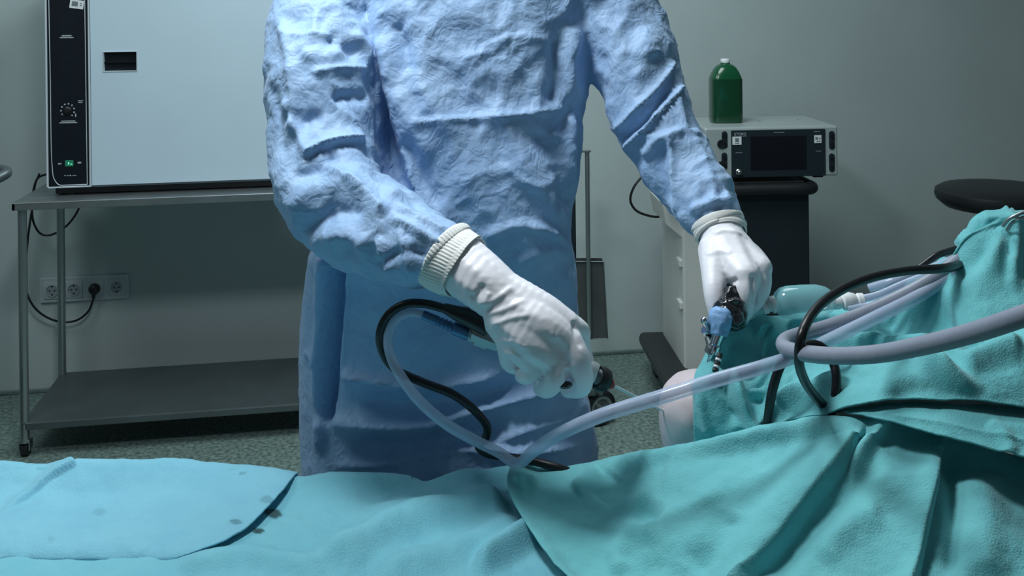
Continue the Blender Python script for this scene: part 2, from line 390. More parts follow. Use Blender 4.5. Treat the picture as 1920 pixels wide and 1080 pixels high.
pts = [(xc - .002, WY - .034, zc - .034)] + [hit(x, y, 1, yy) for x, y, yy in ((166, 583, 4.22), (145, 600, 4.22), (118, 604, 4.22), (90, 596, 4.21), (66, 578, 4.2), (50, 548, 4.2), (48, 500, 4.19), (52, 450, 4.18), (58, 405, 4.17), (63, 380, 4.165), (66, 345, 4.16), (75, 331, 4.14))] + [(-1.06, 4.11, .90), (-1.02, 4.10, .93), (-.95, 4.096, .96)]
G().tube(pts, .0042, 10, 8).build('cable', m_blackrub, t, True)
t = root('hanging_cable', hit(62, 395, 1, 4.165), 'thin black cable sagging in a loop just under the steel table top', 'cable')
pts = [hit(x, y, 1, yy) for x, y, yy in ((74, 326, 4.15), (64, 350, 4.17), (60, 395, 4.175), (64, 420, 4.18), (76, 438, 4.18), (92, 441, 4.18), (112, 433, 4.18), (132, 416, 4.17), (148, 390, 4.16), (152, 368, 4.15))] + [(-1.0, 4.145, .88), (-.98, 4.11, .91), (-.9, 4.096, .93)]
G().tube(pts, .0042, 10, 8).build('cable', m_blackrub, t, True)

# ------------------------------------------------------------------ trolley handle at the left edge of the picture
hp = P(22, 318, 3.0); hx, hy, hz = hp
t = root('push_trolley', (hx - .18, hy - .05, 0), 'grey tubular trolley push handle at the far left edge', 'trolley')
G().tube([(hx - .42, hy + .22, hz - .012), (hx - .2, hy + .11, hz - .006), (hx - .04, hy + .01, hz), (hx - .008, hy - .02, hz - .006), (hx - .03, hy - .05, hz - .02), (hx - .10, hy - .07, hz - .055), (hx - .16, hy - .06, hz - .15), (hx - .18, hy - .05, .25)], .0155, 16, 8).build('handle', m_shelf, t, True)
G().box((hx - .75, hy - .09, .16), (hx - .16, hy + .28, .25), .01).build('base', m_shelf, t)
for x in (hx - .70, hx - .21):
    for y in (hy - .05, hy + .24): G().cyl((x - .012, y, .05), (x + .012, y, .05), .05, 20).box((x - .018, y - .015, .05), (x + .018, y + .015, .17)).build('caster', m_blackp, t, True)

# ------------------------------------------------------------------ pole trolley behind the surgeon
t0 = hit(1128, 802, 2, 0); d0 = 3.62
t = root('pole_trolley', (t0[0] - .1, t0[1], 0), 'slim steel pole trolley with a grey hanging pan behind the surgeon', 'trolley')
pp = lambda x, y, d=3.66: P(x, y, d)
a, b = pp(1100.5, 284), pp(1105, 626); pt, pb = np.array([(a[0]+b[0])/2, (a[1]+b[1])/2, a[2]]), np.array([(a[0]+b[0])/2, (a[1]+b[1])/2, b[2]])
G().cyl(pb, pt, .0085, 16).build('pole', m_tubesteel, t, True)
br = G(); a = pp(1084, 283); br.box((a[0] - .3, pt[1] - .012, a[2] - .004), (pt[0] + .012, pt[1] + .012, a[2] + .003), .001).build('top_bracket', m_steel, t)
G().box((a[0] - .010, pt[1] - .02, a[2] + .002), (a[0] + .004, pt[1] + .02, a[2] + .03), .003).build('bracket_stop', m_blackp, t)
a, b = pp(1075, 370, 3.75), pp(1075, 500, 3.75)
G().box((a[0] - .05, a[1] - .015, .12), (a[0] + .006, a[1] + .015, a[2] + .25), .004).build('rear_upright', m_cartblack, t)
# pan: a tapered open-topped tray
q = [pp(1046, 490, 3.68), pp(1131, 490, 3.68), pp(1139, 634, 3.68), pp(1046, 638, 3.68)]; g = G(); dep = FWD * .05
V = [p for p in q] + [p + dep for p in q]; g.add(V, [(0, 1, 2, 3), (7, 6, 5, 4), (1, 5, 6, 2), (3, 2, 6, 7), (0, 3, 7, 4)])
pn = g.build('hanging_pan', m_pan, t)
sm = pn.modifiers.new('sol', 'SOLIDIFY'); sm.thickness = .003
G().tube([q[0] - FWD*.004, q[1] - FWD*.004, q[2] - FWD*.004, q[3] - FWD*.004], .003, 8, 1).build('pan_rim', m_shelf, pn)
base = G().box((t0[0] - .42, t0[1] - .02, .12), (t0[0] - .02, t0[1] + .16, .15), .008).build('base', m_shelf, t)
for x, y in ((t0[0], t0[1] + .02), (t0[0] - .38, t0[1] + .02), (t0[0], t0[1] + .14), (t0[0] - .38, t0[1] + .14)):
    ax = np.array([.35, -1, 0]); ax /= np.linalg.norm(ax); c = np.array([x, y, .064])
    w_ = G().lathe([(.046, 0), (.058, .002), (.064, .008), (.064, .018), (.058, .024), (.046, .026)], c - ax*.013, ax, 32).build('caster_wheel', m_blackp, t, True)
    G().lathe([(.044, 0), (.044, .0015), (.036, .002), (.034, .0005)], c + ax*.0125, ax, 28).lathe([(.012, 0), (.012, .006)], c + ax*.0125, ax, 16).build('hub_ring', m_steel, w_, True)
    G().box((x - .05, y - .015, .11), (x + .01, y + .015, .135), .004).build('caster_fork', m_shelf, t)

# ------------------------------------------------------------------ video tower: cart, device, bottle
DD = 3.72
RZ = math.radians(-6)
dl = P(1322, 335, DD); dr = P(1577, 331, DD - .0)
ux = np.array([math.cos(RZ), math.sin(RZ), 0]); uy = np.array([-math.sin(RZ), math.cos(RZ), 0])
wd = float((dr - dl) @ ux); zb = float((dl[2] + dr[2]) / 2) ; zt = P(1450, 239, DD)[2]
def loc2w(o, x, y, z): return np.array([o[0], o[1], 0]) + ux*x + uy*y + np.array([0, 0, z])
def lm(o): return Matrix(((ux[0], uy[0], 0, o[0]), (ux[1], uy[1], 0, o[1]), (0, 0, 1, 0), (0, 0, 0, 1)))
def lbox(g, o, lo, hi, bev=0): return g.box(lo, hi, bev, 2, lm(o))
def dpx(px, py):
    """pixel on the device's front plane -> local x, z"""
    r = M3 @ np.array([(px-960)/F, (YH-py)/F, -1.0]); tt = ((dl - C0) @ uy) / (r @ uy); p = C0 + r*tt; return float((p - dl) @ ux), float(p[2])
# cart
cx0, cx1 = dpx(1284, 500)[0], dpx(1520, 450)[0]; cm = dpx(1346, 450)[0]
t = root('equipment_cart', loc2w(dl, (cx0+cx1)/2, .2, 0), 'tall beige and black equipment cart under the camera control unit', 'cart', rz=0)
CZT = zb - .016
lbox(G(), dl, (cx0, .03, .14), (cm + .03, .42, CZT - .06), .008).build('side_cabinet', m_beige, t)
for py in (500, 580):
    z = dpx(1283, py)[1]; lbox(G(), dl, (cx0 - .012, .04, z - .014), (cx0 + .004, .10, z + .014), .004).build('side_tab', m_beige, t)
lbox(G(), dl, (cm - .01, .012, .16), (cx1, .42, CZT - .03), .006).build('front_panel', m_cartblack, t)
lbox(G(), dl, (cx1, .03, .16), (cx1 + .006, .42, CZT - .045), .002).build('side_panel', m_beige, t)
g = G(); lbox(g, dl, (cm - .14, .0, CZT - .03), (cx1 - .02, .43, CZT), .004); g.build('top_shelf', m_blackp, t)
e = dpx(1535, 352)[0]
G().tube([loc2w(dl, cm - .2, -.01, CZT - .032), loc2w(dl, cm, -.012, CZT - .03), loc2w(dl, (cm+e)/2, -.012, CZT - .028), loc2w(dl, e - .05, -.01, CZT - .028), loc2w(dl, e - .022, .01, CZT - .028), loc2w(dl, e - .02, .06, CZT - .028), loc2w(dl, e - .02, .38, CZT - .028)], .023, 16, 6).build('bumper_handle', m_blackp, t, True)
# flared beige bracket at the upper left
a0 = dpx(1246, 386); a1 = dpx(1254, 425); a2 = dpx(1290, 455); g = G()
pr = [(a0[0], a0[1]), (a0[0] + .15, a0[1] + .05), (a2[0] + .1, a2[1]), (a2[0], a2[1]), (a1[0], a1[1])]
V = [loc2w(dl, x, .04, z) for x, z in pr] + [loc2w(dl, x, .30, z) for x, z in pr]; n = len(pr)
g.add(V, [tuple(range(n)), tuple(range(2*n-1, n-1, -1))] + [(i, (i+1) % n, (i+1) % n + n, i + n) for i in range(n)]).build('side_bracket', m_beige, t)
b0 = dpx(1240, 690)[0]
lbox(G(), dl, (b0 + .02, -.10, .095), (cx1 + .02, .50, .15), .02).build('base', m_blackp, t)
lbox(G(), dl, (b0 - .004, -.14, .11), (b0 + .11, .46, .165), .02).build('base_foot', m_blackp, t)
for x, y in ((b0 + .06, -.06), (b0 + .06, .40), (cx1 - .03, -.06), (cx1 - .03, .40)):
    c = loc2w(dl, x, y, .05); G().lathe([(.04, 0), (.05, .006), (.05, .026), (.04, .032)], c - ux*.016, ux, 24).lathe([(.018, 0), (.018, .06)], c + UP*.0, UP, 12).build('caster', m_blackp, t, True)
# loop of cable at the cart's left
t = root('cart_cable_loop', P(1210, 400, 3.95), 'thin dark cable loop hanging beside the equipment cart', 'cable')
G().tube(PP([(1225, 312, 3.95), (1205, 330, 3.93), (1188, 352, 3.92), (1182, 376, 3.92), (1192, 394, 3.92), (1215, 404, 3.92), (1236, 406, 3.93), (1245, 396, 3.95), (1240, 380, 3.97), (1226, 360, 3.98), (1214, 338, 4.0), (1212, 310, 4.02), (1260, 300, 3.98), (1310, 310, 3.95), (1345, 330, 3.9)]), .0048, 10, 8).build('cable', m_blackrub, t, True)
# device
t = root('camera_control_unit', loc2w(dl, wd/2, .17, zb), 'grey camera control unit with a dark front on the equipment cart', 'device')
lbox(G(), dl, (0, .012, zb), (wd, .36, zt), .006).build('case', m_device, t)
lbox(G(), dl, (0, 0, zb), (wd, .018, zt), .007).build('front_frame', m_device, t)
fx0, fx1 = dpx(1371, 290)[0], dpx(1547, 290)[0]; fz0, fz1 = dpx(1460, 331)[1], dpx(1460, 243)[1]
fp = lbox(G(), dl, (fx0, -.004, fz0), (fx1, .004, fz1), .001).build('front_panel', m_devblack, t)
s0, s1 = dpx(1407, 319), dpx(1511, 254)
lbox(G(), dl, (s0[0], -.0055, s0[1]), (s1[0], -.003, s1[1]), .0008).build('screen', m_screen, fp)
def ddash(g, px, py, w, h, th=.0052):
    x, z = dpx(px, py); k = DD / F; return lbox(g, dl, (x - w*k/2, -th, z - h*k/2), (x + w*k/2, 0, z + h*k/2))
g = G()
for r_ in ((1460, 248, 20, 1.6), (1531, 246.5, 12, 1.5), (1385, 286, 13, 1.5), (1534, 283, 10, 1.5), (1388, 255.6, 22, 1.0)): ddash(g, *r_)
g.build('printed_marks', m_grey, fp)['kind'] = 'stuff'
fc = bpy.data.curves.new('lettering', 'FONT'); fc.body = 'STORZ'; fc.size = .0145; fc.extrude = .0008; fc.space_character = .98; fc.align_x = 'LEFT'
fo = bpy.data.objects.new('lettering_tmp', fc); COL.objects.link(fo); dg = bpy.context.evaluated_depsgraph_get(); dg.update()
fm = bpy.data.meshes.new_from_object(fo.evaluated_get(dg)); bpy.data.objects.remove(fo)
lx, lz = dpx(1376, 254); fm.transform(Matrix.Translation(loc2w(dl, lx, -.0046, lz)) @ Matrix.Rotation(RZ, 4, 'Z') @ Matrix.Rotation(math.pi/2, 4, 'X')); fm.transform(parent_inv(fp))
link_mesh('lettering', fm, m_print, fp)
for (x, y, w_, h_, marks) in ((1381, 263.5, 17, 15, ((0, -1.5, 7, 7), (0, 4.5, 9, 1.2))), (1532.5, 260.5, 13.5, 14.5, ((-2.5, -1.5, 5, 4.5), (3.2, -1.5, 3, 3), (1, 4, 8, 1.4)))):
    g = G(); ddash(g, x, y, w_, h_, .0062); st = g.build('sticker', m_sticker, fp)
    g = G()
    for mx_, my_, mw, mh in marks: ddash(g, x + mx_, y + my_, mw, mh, .0068)
    g.build('sticker_print', m_grey, st)
x, z = dpx(1384, 322)
G().lathe([(.011, 0), (.011, .006), (.0085, .008), (.008, .022), (.006, .024)], loc2w(dl, x, -.003, z), -uy, 24).build('chrome_knob', m_chrome, fp, True)
def pill(px, py, hh, wpx=5.5):
    x, z = dpx(px, py); k = DD/F; r = wpx*k; h = hh*k - r; V = []; n = 24
    for yy in (-.0022, .002):
        for i in range(n):
            a_ = 2*math.pi*i/n; V.append(loc2w(dl, x + r*math.cos(a_), yy, z + r*math.sin(a_) + (h if math.sin(a_) >= 0 else -h)))
    pl = G().add(V, [tuple(range(n)), tuple(range(2*n-1, n-1, -1))] + [(i, (i+1) % n, (i+1) % n + n, i + n) for i in range(n)]).build('connector_plate', m_devblack, t)
    for dz in (-.45, .45):
        G().lathe([(r*.62, 0), (r*.62, .004), (r*.4, .004), (r*.38, .001)], loc2w(dl, x, -.002, z + dz*hh*k), -uy, 16).build('connector', m_blackp, pl, True)
    return pl
for a_ in ((1559.5, 263, 17.5), (1559.5, 305, 17.5), (1358.5, 262, 16), (1358, 302, 16)): pill(*a_)
for px, py in ((1353, 270), (1352, 311)):
    x, z = dpx(px, py); G().lathe([(.017, 0), (.017, .004), (.012, .005), (.011, .001)], loc2w(dl, x, .0, z), -uy, 20).build('round_connector', m_blackp, t, True)
lbox(G(), dl, (.02, .02, zb - .010), (.08, .06, zb + .002)).build('foot', m_blackp, t)
lbox(G(), dl, (wd - .085, .02, zb - .008), (wd - .05, .06, zb + .002)).build('foot', m_blackp, t)
for px, py in ((1424, 227), (1495, 225)):
    p = hit(px, py, 2, zt); G().lathe([(.005, 0), (.005, .0012)], p, UP, 12).build('lid_screw', m_grey, t)
# green bottle
bc = hit(1361, 229, 2, zt); bw = 59 / F * (DD + .1) / 2
bt = proj(np.array([bc]))
k = (DD + .1) / F
t = root('green_bottle', (bc[0], bc[1], zt), 'dark green plastic bottle with white cap standing on the control unit', 'bottle')
def sq_loft(rings, n=40, e=3.2):
    V = []; Fc = []
    for (z, a_, b_, ee) in rings:
        for i in range(n):
            q_ = 2*math.pi*i/n; c_, s_ = math.cos(q_), math.sin(q_)
            V.append(np.array([bc[0], bc[1], zt + z]) + ux*a_*math.copysign(abs(c_)**(2/ee), c_) + uy*b_*math.copysign(abs(s_)**(2/ee), s_))
    for j in range(len(rings) - 1):
        for i in range(n): Fc.append((j*n+i, j*n+(i+1) % n, (j+1)*n+(i+1) % n, (j+1)*n+i))
    Fc.append(tuple(range(n))[::-1]); Fc.append(tuple((len(rings)-1)*n+i for i in range(n))); return V, Fc
H = 120*k; R = [(0, bw*.92, .042, 4), (.006, bw, .047, 4), (.09*1, bw, .048, 4), (H*.62, bw, .048, 4), (H*.72, bw*.985, .047, 3.6), (H*.80, bw*.86, .042, 3), (H*.87, bw*.70, .036, 2.6), (H*.915, bw*.50, .028, 2.2), (H*.93, bw*.32, .018, 2), (H*.955, bw*.30, .017, 2)]
bo = G().add(*sq_loft(R)).build('body', m_bottle, t, True)
lab = [(z, a_ + .0012, b_ + .0012, 4) for z, a_, b_ in ((.012, bw, .047), (.02, bw, .0475), (H*.68, bw, .048), (H*.70, bw*.99, .0475))]
G().add(*sq_loft(lab)).build('liquid_band', m_liquid, bo, True)
G().lathe([(.0165, 0), (.0175, .002), (.0175, .016), (.016, .018), (.0, .018)], (bc[0], bc[1], zt + H*.94), UP, 24).build('cap', m_white, t, True)

# ------------------------------------------------------------------ stool
sd = 4.0; sc = P(1872, 368, sd); a_ = 112/F*sd
t = root('stool', (sc[0], sc[1], 0), 'black round swivel stool by the wall behind the raised drape', 'stool')
zs = sc[2]; G().lathe([(.02, -.05), (a_*.55, -.05), (a_*.85, -.04), (a_*.97, -.015), (a_, .005), (a_*.985, .022), (a_*.9, .034), (a_*.6, .042), (.0, .044)], (sc[0], sc[1], zs), UP, 48).build('seat', m_stool, t, True)
G().lathe([(.035, -.075), (.035, -.05)], (sc[0], sc[1], zs), UP, 20).lathe([(.018, -.11), (.018, -.07)], (sc[0], sc[1], zs), UP, 20).build('seat_hub', m_blackp, t, True)
G().cyl((sc[0], sc[1], .28), (sc[0], sc[1], zs - .1), .014, 20).cyl((sc[0], sc[1], .10), (sc[0], sc[1], .34), .025, 20).build('column', m_tubesteel, t, True)
G().tube([sc + np.array([.01, 0, -.062]), sc + RIGHT*.07 + UP*-.060, sc + RIGHT*.10 + UP*-.08, sc + RIGHT*.115 + UP*-.12], .005, 8).build('lever', m_blackp, t, True)
for i in range(5):
    q_ = 2*math.pi*i/5; e = np.array([math.cos(q_), math.sin(q_), 0])
    lg = G().tube([np.array([sc[0], sc[1], .105]), np.array([sc[0], sc[1], .1]) + e*.14, np.array([sc[0], sc[1], .075]) + e*.27], [.022, .018, .014], 12).build('leg', m_blackp, t, True)
    pz = np.array([sc[0], sc[1], .03]) + e*.27; tv = np.cross(e, UP)
    G().cyl(pz - tv*.012, pz + tv*.012, .03, 20).build('caster', m_blackp, lg, True)

# ------------------------------------------------------------------ operating table (under the drapes)
tz = .70
t = root('operating_table', tuple(hit(700, 1000, 2, tz) * np.array([1, 1, 0])), 'operating table hidden beneath the blue and teal drapes', 'table')
ca, cb = hit(-250, 893, 2, tz), hit(1900, 893, 2, tz)
def slab(x0, x1, d0, d1, z0, z1, bev=.01):
    bm = bmesh.new(); bmesh.ops.create_cube(bm, size=1)
    o = (RIGHT*(x0+x1)/2 + FWD*(d0+d1)/2); mm = Matrix(((RIGHT[0], FWD[0], 0, o[0]), (RIGHT[1], FWD[1], 0, o[1]), (0, 0, 1, (z0+z1)/2), (0, 0, 0, 1)))
    for v in bm.verts: v.co = Vector((v.co.x*(x1-x0), v.co.y*(d1-d0), v.co.z*(z1-z0)))
    bmesh.ops.bevel(bm, geom=bm.edges[:], offset=bev, segments=2, profile=.5, affect='EDGES')
    return G().bm(bm, mm)
slab(-1.1, .22, 1.24, 1.66, .62, tz - .012, .02).build('mattress', m_blackp, t)
slab(.22, 1.1, 1.22, 1.40, .62, tz - .012, .02).build('mattress', m_blackp, t)
slab(-1.1, 1.1, 1.26, 1.38, .57, .62).build('top_frame', m_steel, t)
slab(-.25, .15, 1.27, 1.40, .12, .57).build('column', m_steel, t)
slab(-.45, .35, 1.15, 1.55, .0, .12, .02).build('base', m_shelf, t)

# ------------------------------------------------------------------ drapes
def row_at(row, n, uf):
    r = np.array(row, float); Pt = spline(r[:, :3], 1.0, 12)[0]
    q = r[0, 0] + (r[-1, 0] - r[0, 0]) * uf; o = np.argsort(Pt[:, 0], kind='stable'); Pt = Pt[o]
    return np.c_[q, np.interp(q, Pt[:, 0], Pt[:, 1]), np.interp(q, Pt[:, 0], Pt[:, 2])]
def sheet(name, rows, nu, nv, folds, m, label, nz=.003, seed=1, edge=None, thick=.0025, stains=None, group=None, fs=1.0):
    rows = [r + [(2500, r[-1][1] + 12, r[-1][2])] if r[-1][0] == 2080 else r for r in rows]
    uf = np.linspace(0, 1, nu); A = np.array([row_at(r, nu, uf) for r in rows])            # rows x nu x 3 (px, py, d)
    X = C0 + np.einsum('ij,rnj->rni', M3, np.stack([(A[..., 0]-960)/F, (YH-A[..., 1])/F, -np.ones(A.shape[:2])], -1)) * A[..., 2:3]
    k = len(rows); vv = np.linspace(0, k-1, nv); out = np.empty((nv, nu, 3))
    Xp = np.concatenate([2*X[:1]-X[1:2], X, 2*X[-1:]-X[-2:-1]])
    for j, v in enumerate(vv):
        i = min(int(v), k-2); tt = v - i; p0, p1, p2, p3 = Xp[i:i+4]
        out[j] = .5*((2*p1) + (-p0+p2)*tt + (2*p0-5*p1+4*p2-p3)*tt**2 + (-p0+3*p1-3*p2+p3)*tt**3)
    du = np.gradient(out, axis=1); dv = np.gradient(out, axis=0); N = np.cross(du, dv); N /= np.linalg.norm(N, axis=2)[..., None] + 1e-12
    V = out.reshape(-1, 3); N = N.reshape(-1, 3)
    ref = UP*.8 - FWD*.6; N *= np.where(N @ ref < 0, -1, 1)[:, None]
    px, py = proj(V); D = fold_disp(px, py, folds)*fs
    D += nz * fnoise(V, (9, 9, 9), seed) + nz*.35 * fnoise(V, (30, 30, 30), seed + 5) + nz*.5*(fnoise(V + .03*np.stack([fnoise(V, 9, seed + 30 + i) for i in range(3)], 1), (13, 13, 13), seed + 9, 'ridge') - .5)
    if edge is not None: D += edge(np.tile(uf, nv), np.repeat(np.linspace(0, 1, nv), nu))
    V = V + N * D[:, None]
    Fc = [(j*nu+i, j*nu+i+1, (j+1)*nu+i+1, (j+1)*nu+i) for j in range(nv-1) for i in range(nu-1)]
    me = bpy.data.meshes.new(name); me.from_pydata(V.tolist(), [], Fc); me.update()
    at = me.attributes.new('stain', 'FLOAT', 'POINT')
    if stains is not None:
        s = np.zeros(len(V)); wob = fnoise(V, 60, 9) * 5
        for (cx, cy, rx, ry, st) in stains: s = np.maximum(s, st*np.clip((1.25 - np.hypot((px+wob-cx)/rx, (py+wob*.4-cy)/ry)) / .35, 0, 1))
        at.data.foreach_set('value', s.astype(np.float32))
    o = link_mesh(name, me, m, None, True); tag(o, label, 'drape', group)
    md = o.modifiers.new('thickness', 'SOLIDIFY'); md.thickness = thick; md.offset = 0
    return o
def flat(xs, pys, z):
    r = []
    for x, y in zip(xs, pys):
        p = hit(x, y, 2, z); r.append((x, y, float((p - C0) @ FWD)))
    return r
xsA = [-320, 0, 200, 420, 556, 640, 720, 760, 800, 835, 900, 970, 1060, 1230]
topA = [878, 877, 877, 882, 894, 887, 889, 893, 903, 896, 884, 875, 876, 890]
def fr(py, z=.7105): return flat(xsA, [py]*len(xsA), z)
rA = [[(x, y + 150, 1.72) for x, y in zip(xsA, topA)], [(x, y + 22, 1.715) for x, y in zip(xsA, topA)], [(x, y, 1.695) for x, y in zip(xsA, topA)], fr(925, .7115), fr(980), fr(1040), fr(1100), fr(1190), [(x, 1260, 1.20) for x in xsA], [(x, 1700, 1.16) for x in xsA]]
sheet('surgical_drape', rA, 520, 190, [
    ([(560, 1066), (650, 1040), (745, 1000), (850, 968), (960, 948)], 26, .020, 'r', .2, .1),
    ([(330, 1078), (450, 1052), (540, 1062), (620, 1075)], 20, .012, 'r'),
    ([(650, 985), (760, 955), (850, 920), (930, 905)], 34, .007, 'r'),
    ([(690, 1092), (800, 1060), (930, 1010), (1000, 985)], 24, .014, 'r'),
    ([(880, 1085), (940, 1045), (1003, 1008)], 15, .020, 'r', .3, .02),
    ([(640, 930), (780, 925), (900, 960)], 30, -.005, 'r')], m_cloth_mid,
    'light blue drape spread flat across the middle of the operating table', .004, 2, fs=1.6, stains=[(511, 961, 15, 8, .95), (484, 996, 9, 5, .95), (532, 921, 4, 4, .5)])
xs1 = [-330, -120, 0, 70, 130, 300, 420, 490]
def a1(dy, xe, ye):
    return None
sl = [(556, 889), (520, 930), (470, 985), (405, 1024), (345, 1040), (300, 1048)]
def r1(py, xe, z=.7235): return flat([-330, -100, 100, 260, xe - 30, xe], [py, py, py, py, py, py], z)
topl = [(-330, 866), (-100, 866), (0, 867), (80, 872), (130, 864), (220, 864), (320, 866), (420, 872), (490, 881), (557, 890)]
rows1 = [[(x, y + 140, 1.735) for x, y in topl], [(x, y + 20, 1.728) for x, y in topl], [(x, y, 1.705) for x, y in topl],
         r1(925, 527), r1(965, 490), r1(1005, 440, .7225), r1(1026, 395, .7195), r1(1044, 345, .7135), r1(1060, 290, .704)]
sheet('surgical_drape', rows1, 340, 150, [
    ([(0, 968), (60, 925), (105, 890), (145, 868)], 13, .012, 's', .3, .05),
    ([(-60, 1010), (40, 985), (110, 930)], 22, .006, 'r'),
    ([(0, 905), (120, 950), (260, 960)], 30, -.003, 'r')], m_cloth_blue,
    'pale blue drape at the left end, its edge overlapping a seam', .0035, 4, edge=lambda u, v: .003*np.exp(-((1-u)/.06)**2)*np.clip(v/.3, 0, 1) - .004*np.clip((v-.90)/.10, 0, 1),
    stains=[(500, 940, 10, 7, .35), (443, 981, 13, 4, .55), (458, 891, 8, 3, .4), (187, 958, 11, 7, .18), (97, 1012, 8, 5, .15)])

xl = [(975, 900), (968, 879), (955, 912), (962, 950), (1005, 1015), (1050, 1080), (1100, 1170), (1110, 1500)]
rB = [[(975, 905, 1.72), (1130, 925, 1.72), (1300, 905, 1.62), (1500, 885, 1.56), (1620, 880, 1.53), (1800, 910, 1.52), (2080, 960, 1.5)],
 [(966, 880, 1.665), (1040, 877, 1.66), (1130, 862, 1.62), (1210, 848, 1.56), (1300, 829, 1.51), (1400, 806, 1.47), (1500, 793, 1.445), (1580, 786, 1.43), (1660, 784, 1.425), (1760, 806, 1.43), (1850, 838, 1.43), (2080, 890, 1.42)],
 [(955, 915, 1.60), (1100, 905, 1.57), (1300, 870, 1.475), (1500, 840, 1.415), (1660, 835, 1.385), (1850, 890, 1.37), (2080, 940, 1.36)],
 [(962, 952, 1.545), (1120, 960, 1.50), (1300, 930, 1.42), (1500, 905, 1.36), (1700, 900, 1.325), (1850, 940, 1.31), (2080, 990, 1.29)],
 [(1002, 1015, 1.465), (1150, 1020, 1.42), (1300, 1000, 1.36), (1500, 985, 1.31), (1700, 985, 1.275), (2080, 1040, 1.24)],
 [(1046, 1080, 1.395), (1200, 1085, 1.355), (1500, 1080, 1.25), (1700, 1080, 1.22), (2080, 1110, 1.19)],
 [(1100, 1170, 1.30), (1300, 1180, 1.25), (1500, 1190, 1.17), (1700, 1190, 1.14), (2080, 1200, 1.11)],
 [(1140, 1450, 1.20), (1300, 1450, 1.17), (1500, 1500, 1.12), (1700, 1500, 1.09), (2080, 1500, 1.06)]]
sheet('surgical_drape', rB, 620, 200, [
    ([(1385, 1110), (1450, 1030), (1530, 930), (1595, 850), (1620, 784)], 64, .022, 's', .0, .12),
    ([(1715, 1100), (1733, 1000), (1752, 900), (1764, 812)], 46, .016, 's', .0, .15),
    ([(1656, 786), (1632, 830), (1585, 900)], 13, .018, 'r', .02, .5),
    ([(1420, 1100), (1500, 1010), (1590, 920), (1660, 850)], 30, -.012, 'r'),
    ([(1840, 1100), (1850, 980), (1830, 880)], 40, .012, 'r'),
    ([(1185, 940), (1215, 965), (1235, 985)], 22, -.014, 'r', .3, .3),
    ([(1165, 1090), (1160, 1040), (1180, 1005), (1250, 990)], 20, .010, 'r'),
    ([(1075, 925), (1105, 900), (1125, 880)], 14, .010, 'r'), ([(1120, 945), (1135, 925), (1160, 890)], 16, -.006, 'r'),
    ([(1300, 1080), (1340, 1040), (1380, 960)], 34, -.008, 'r'),
    ([(1540, 1060), (1580, 1000), (1660, 960)], 30, .007, 'r'), ([(1010, 915), (985, 915), (970, 930)], 11, .014, 'r'),
    ([(1240, 880), (1300, 905), (1330, 960)], 40, .006, 'r'),
    ([(1780, 1090), (1790, 950), (1775, 830)], 18, -.010, 'r')], m_cloth_teal,
    'teal drape over the near leg with one long diagonal fold', .0045, 7, edge=lambda u, v: .018*np.exp(-(u/.02)**2), fs=1.2)
# folded hem band
rC = [[(1552, 772, 1.47), (1690, 756, 1.44), (1826, 756, 1.42), (2080, 775, 1.41)],
 [(1580, 770, 1.43), (1700, 766, 1.392), (1826, 775, 1.368), (1920, 787, 1.356), (2080, 808, 1.345)],
 [(1592, 773, 1.415), (1660, 787, 1.378), (1760, 816, 1.337), (1840, 838, 1.318), (1920, 858, 1.302), (2080, 892, 1.285)]]
sheet('surgical_drape', rC, 360, 60, [([(1660, 778), (1760, 796), (1920, 828)], 5, .004, 'c', .1, 0), ([(1850, 790), (1880, 815), (1900, 860)], 14, .006, 'r')], m_cloth_green,
    'narrow folded teal drape hem crossing the fabric at the right edge', .0035, 11)
# upper drape over the thigh, pulled up to the right
rD = [[(1335, 705, 1.70), (1360, 660, 1.75), (1440, 650, 1.82), (1560, 640, 1.87), (1700, 610, 1.87), (1820, 560, 1.87), (1900, 560, 1.82), (2080, 545, 1.82)],
 [(1312, 688, 1.585), (1335, 640, 1.62), (1352, 606, 1.65), (1400, 592, 1.67), (1460, 595, 1.68), (1540, 588, 1.68), (1610, 574, 1.68), (1690, 547, 1.68), (1765, 510, 1.68), (1797, 470, 1.68), (1812, 430, 1.68), (1838, 407, 1.67), (1920, 403, 1.66), (2080, 396, 1.65)],
 [(1302, 725, 1.55), (1330, 690, 1.545), (1362, 652, 1.575), (1420, 640, 1.61), (1500, 640, 1.61), (1600, 625, 1.61), (1700, 590, 1.61), (1800, 520, 1.61), (1860, 455, 1.61), (2080, 440, 1.6)],
 [(1300, 785, 1.525), (1360, 745, 1.515), (1430, 715, 1.525), (1500, 700, 1.53), (1600, 690, 1.52), (1750, 650, 1.50), (1850, 590, 1.5), (2080, 540, 1.5)],
 [(1306, 845, 1.53), (1380, 818, 1.51), (1440, 795, 1.50), (1500, 762, 1.47), (1600, 730, 1.44), (1750, 705, 1.41), (1850, 695, 1.40), (2080, 690, 1.40)],
 [(1330, 870, 1.56), (1400, 840, 1.545), (1480, 788, 1.46), (1545, 772, 1.43), (1610, 755, 1.405), (1690, 748, 1.39), (1826, 752, 1.37), (1920, 762, 1.36), (2080, 780, 1.36)]]
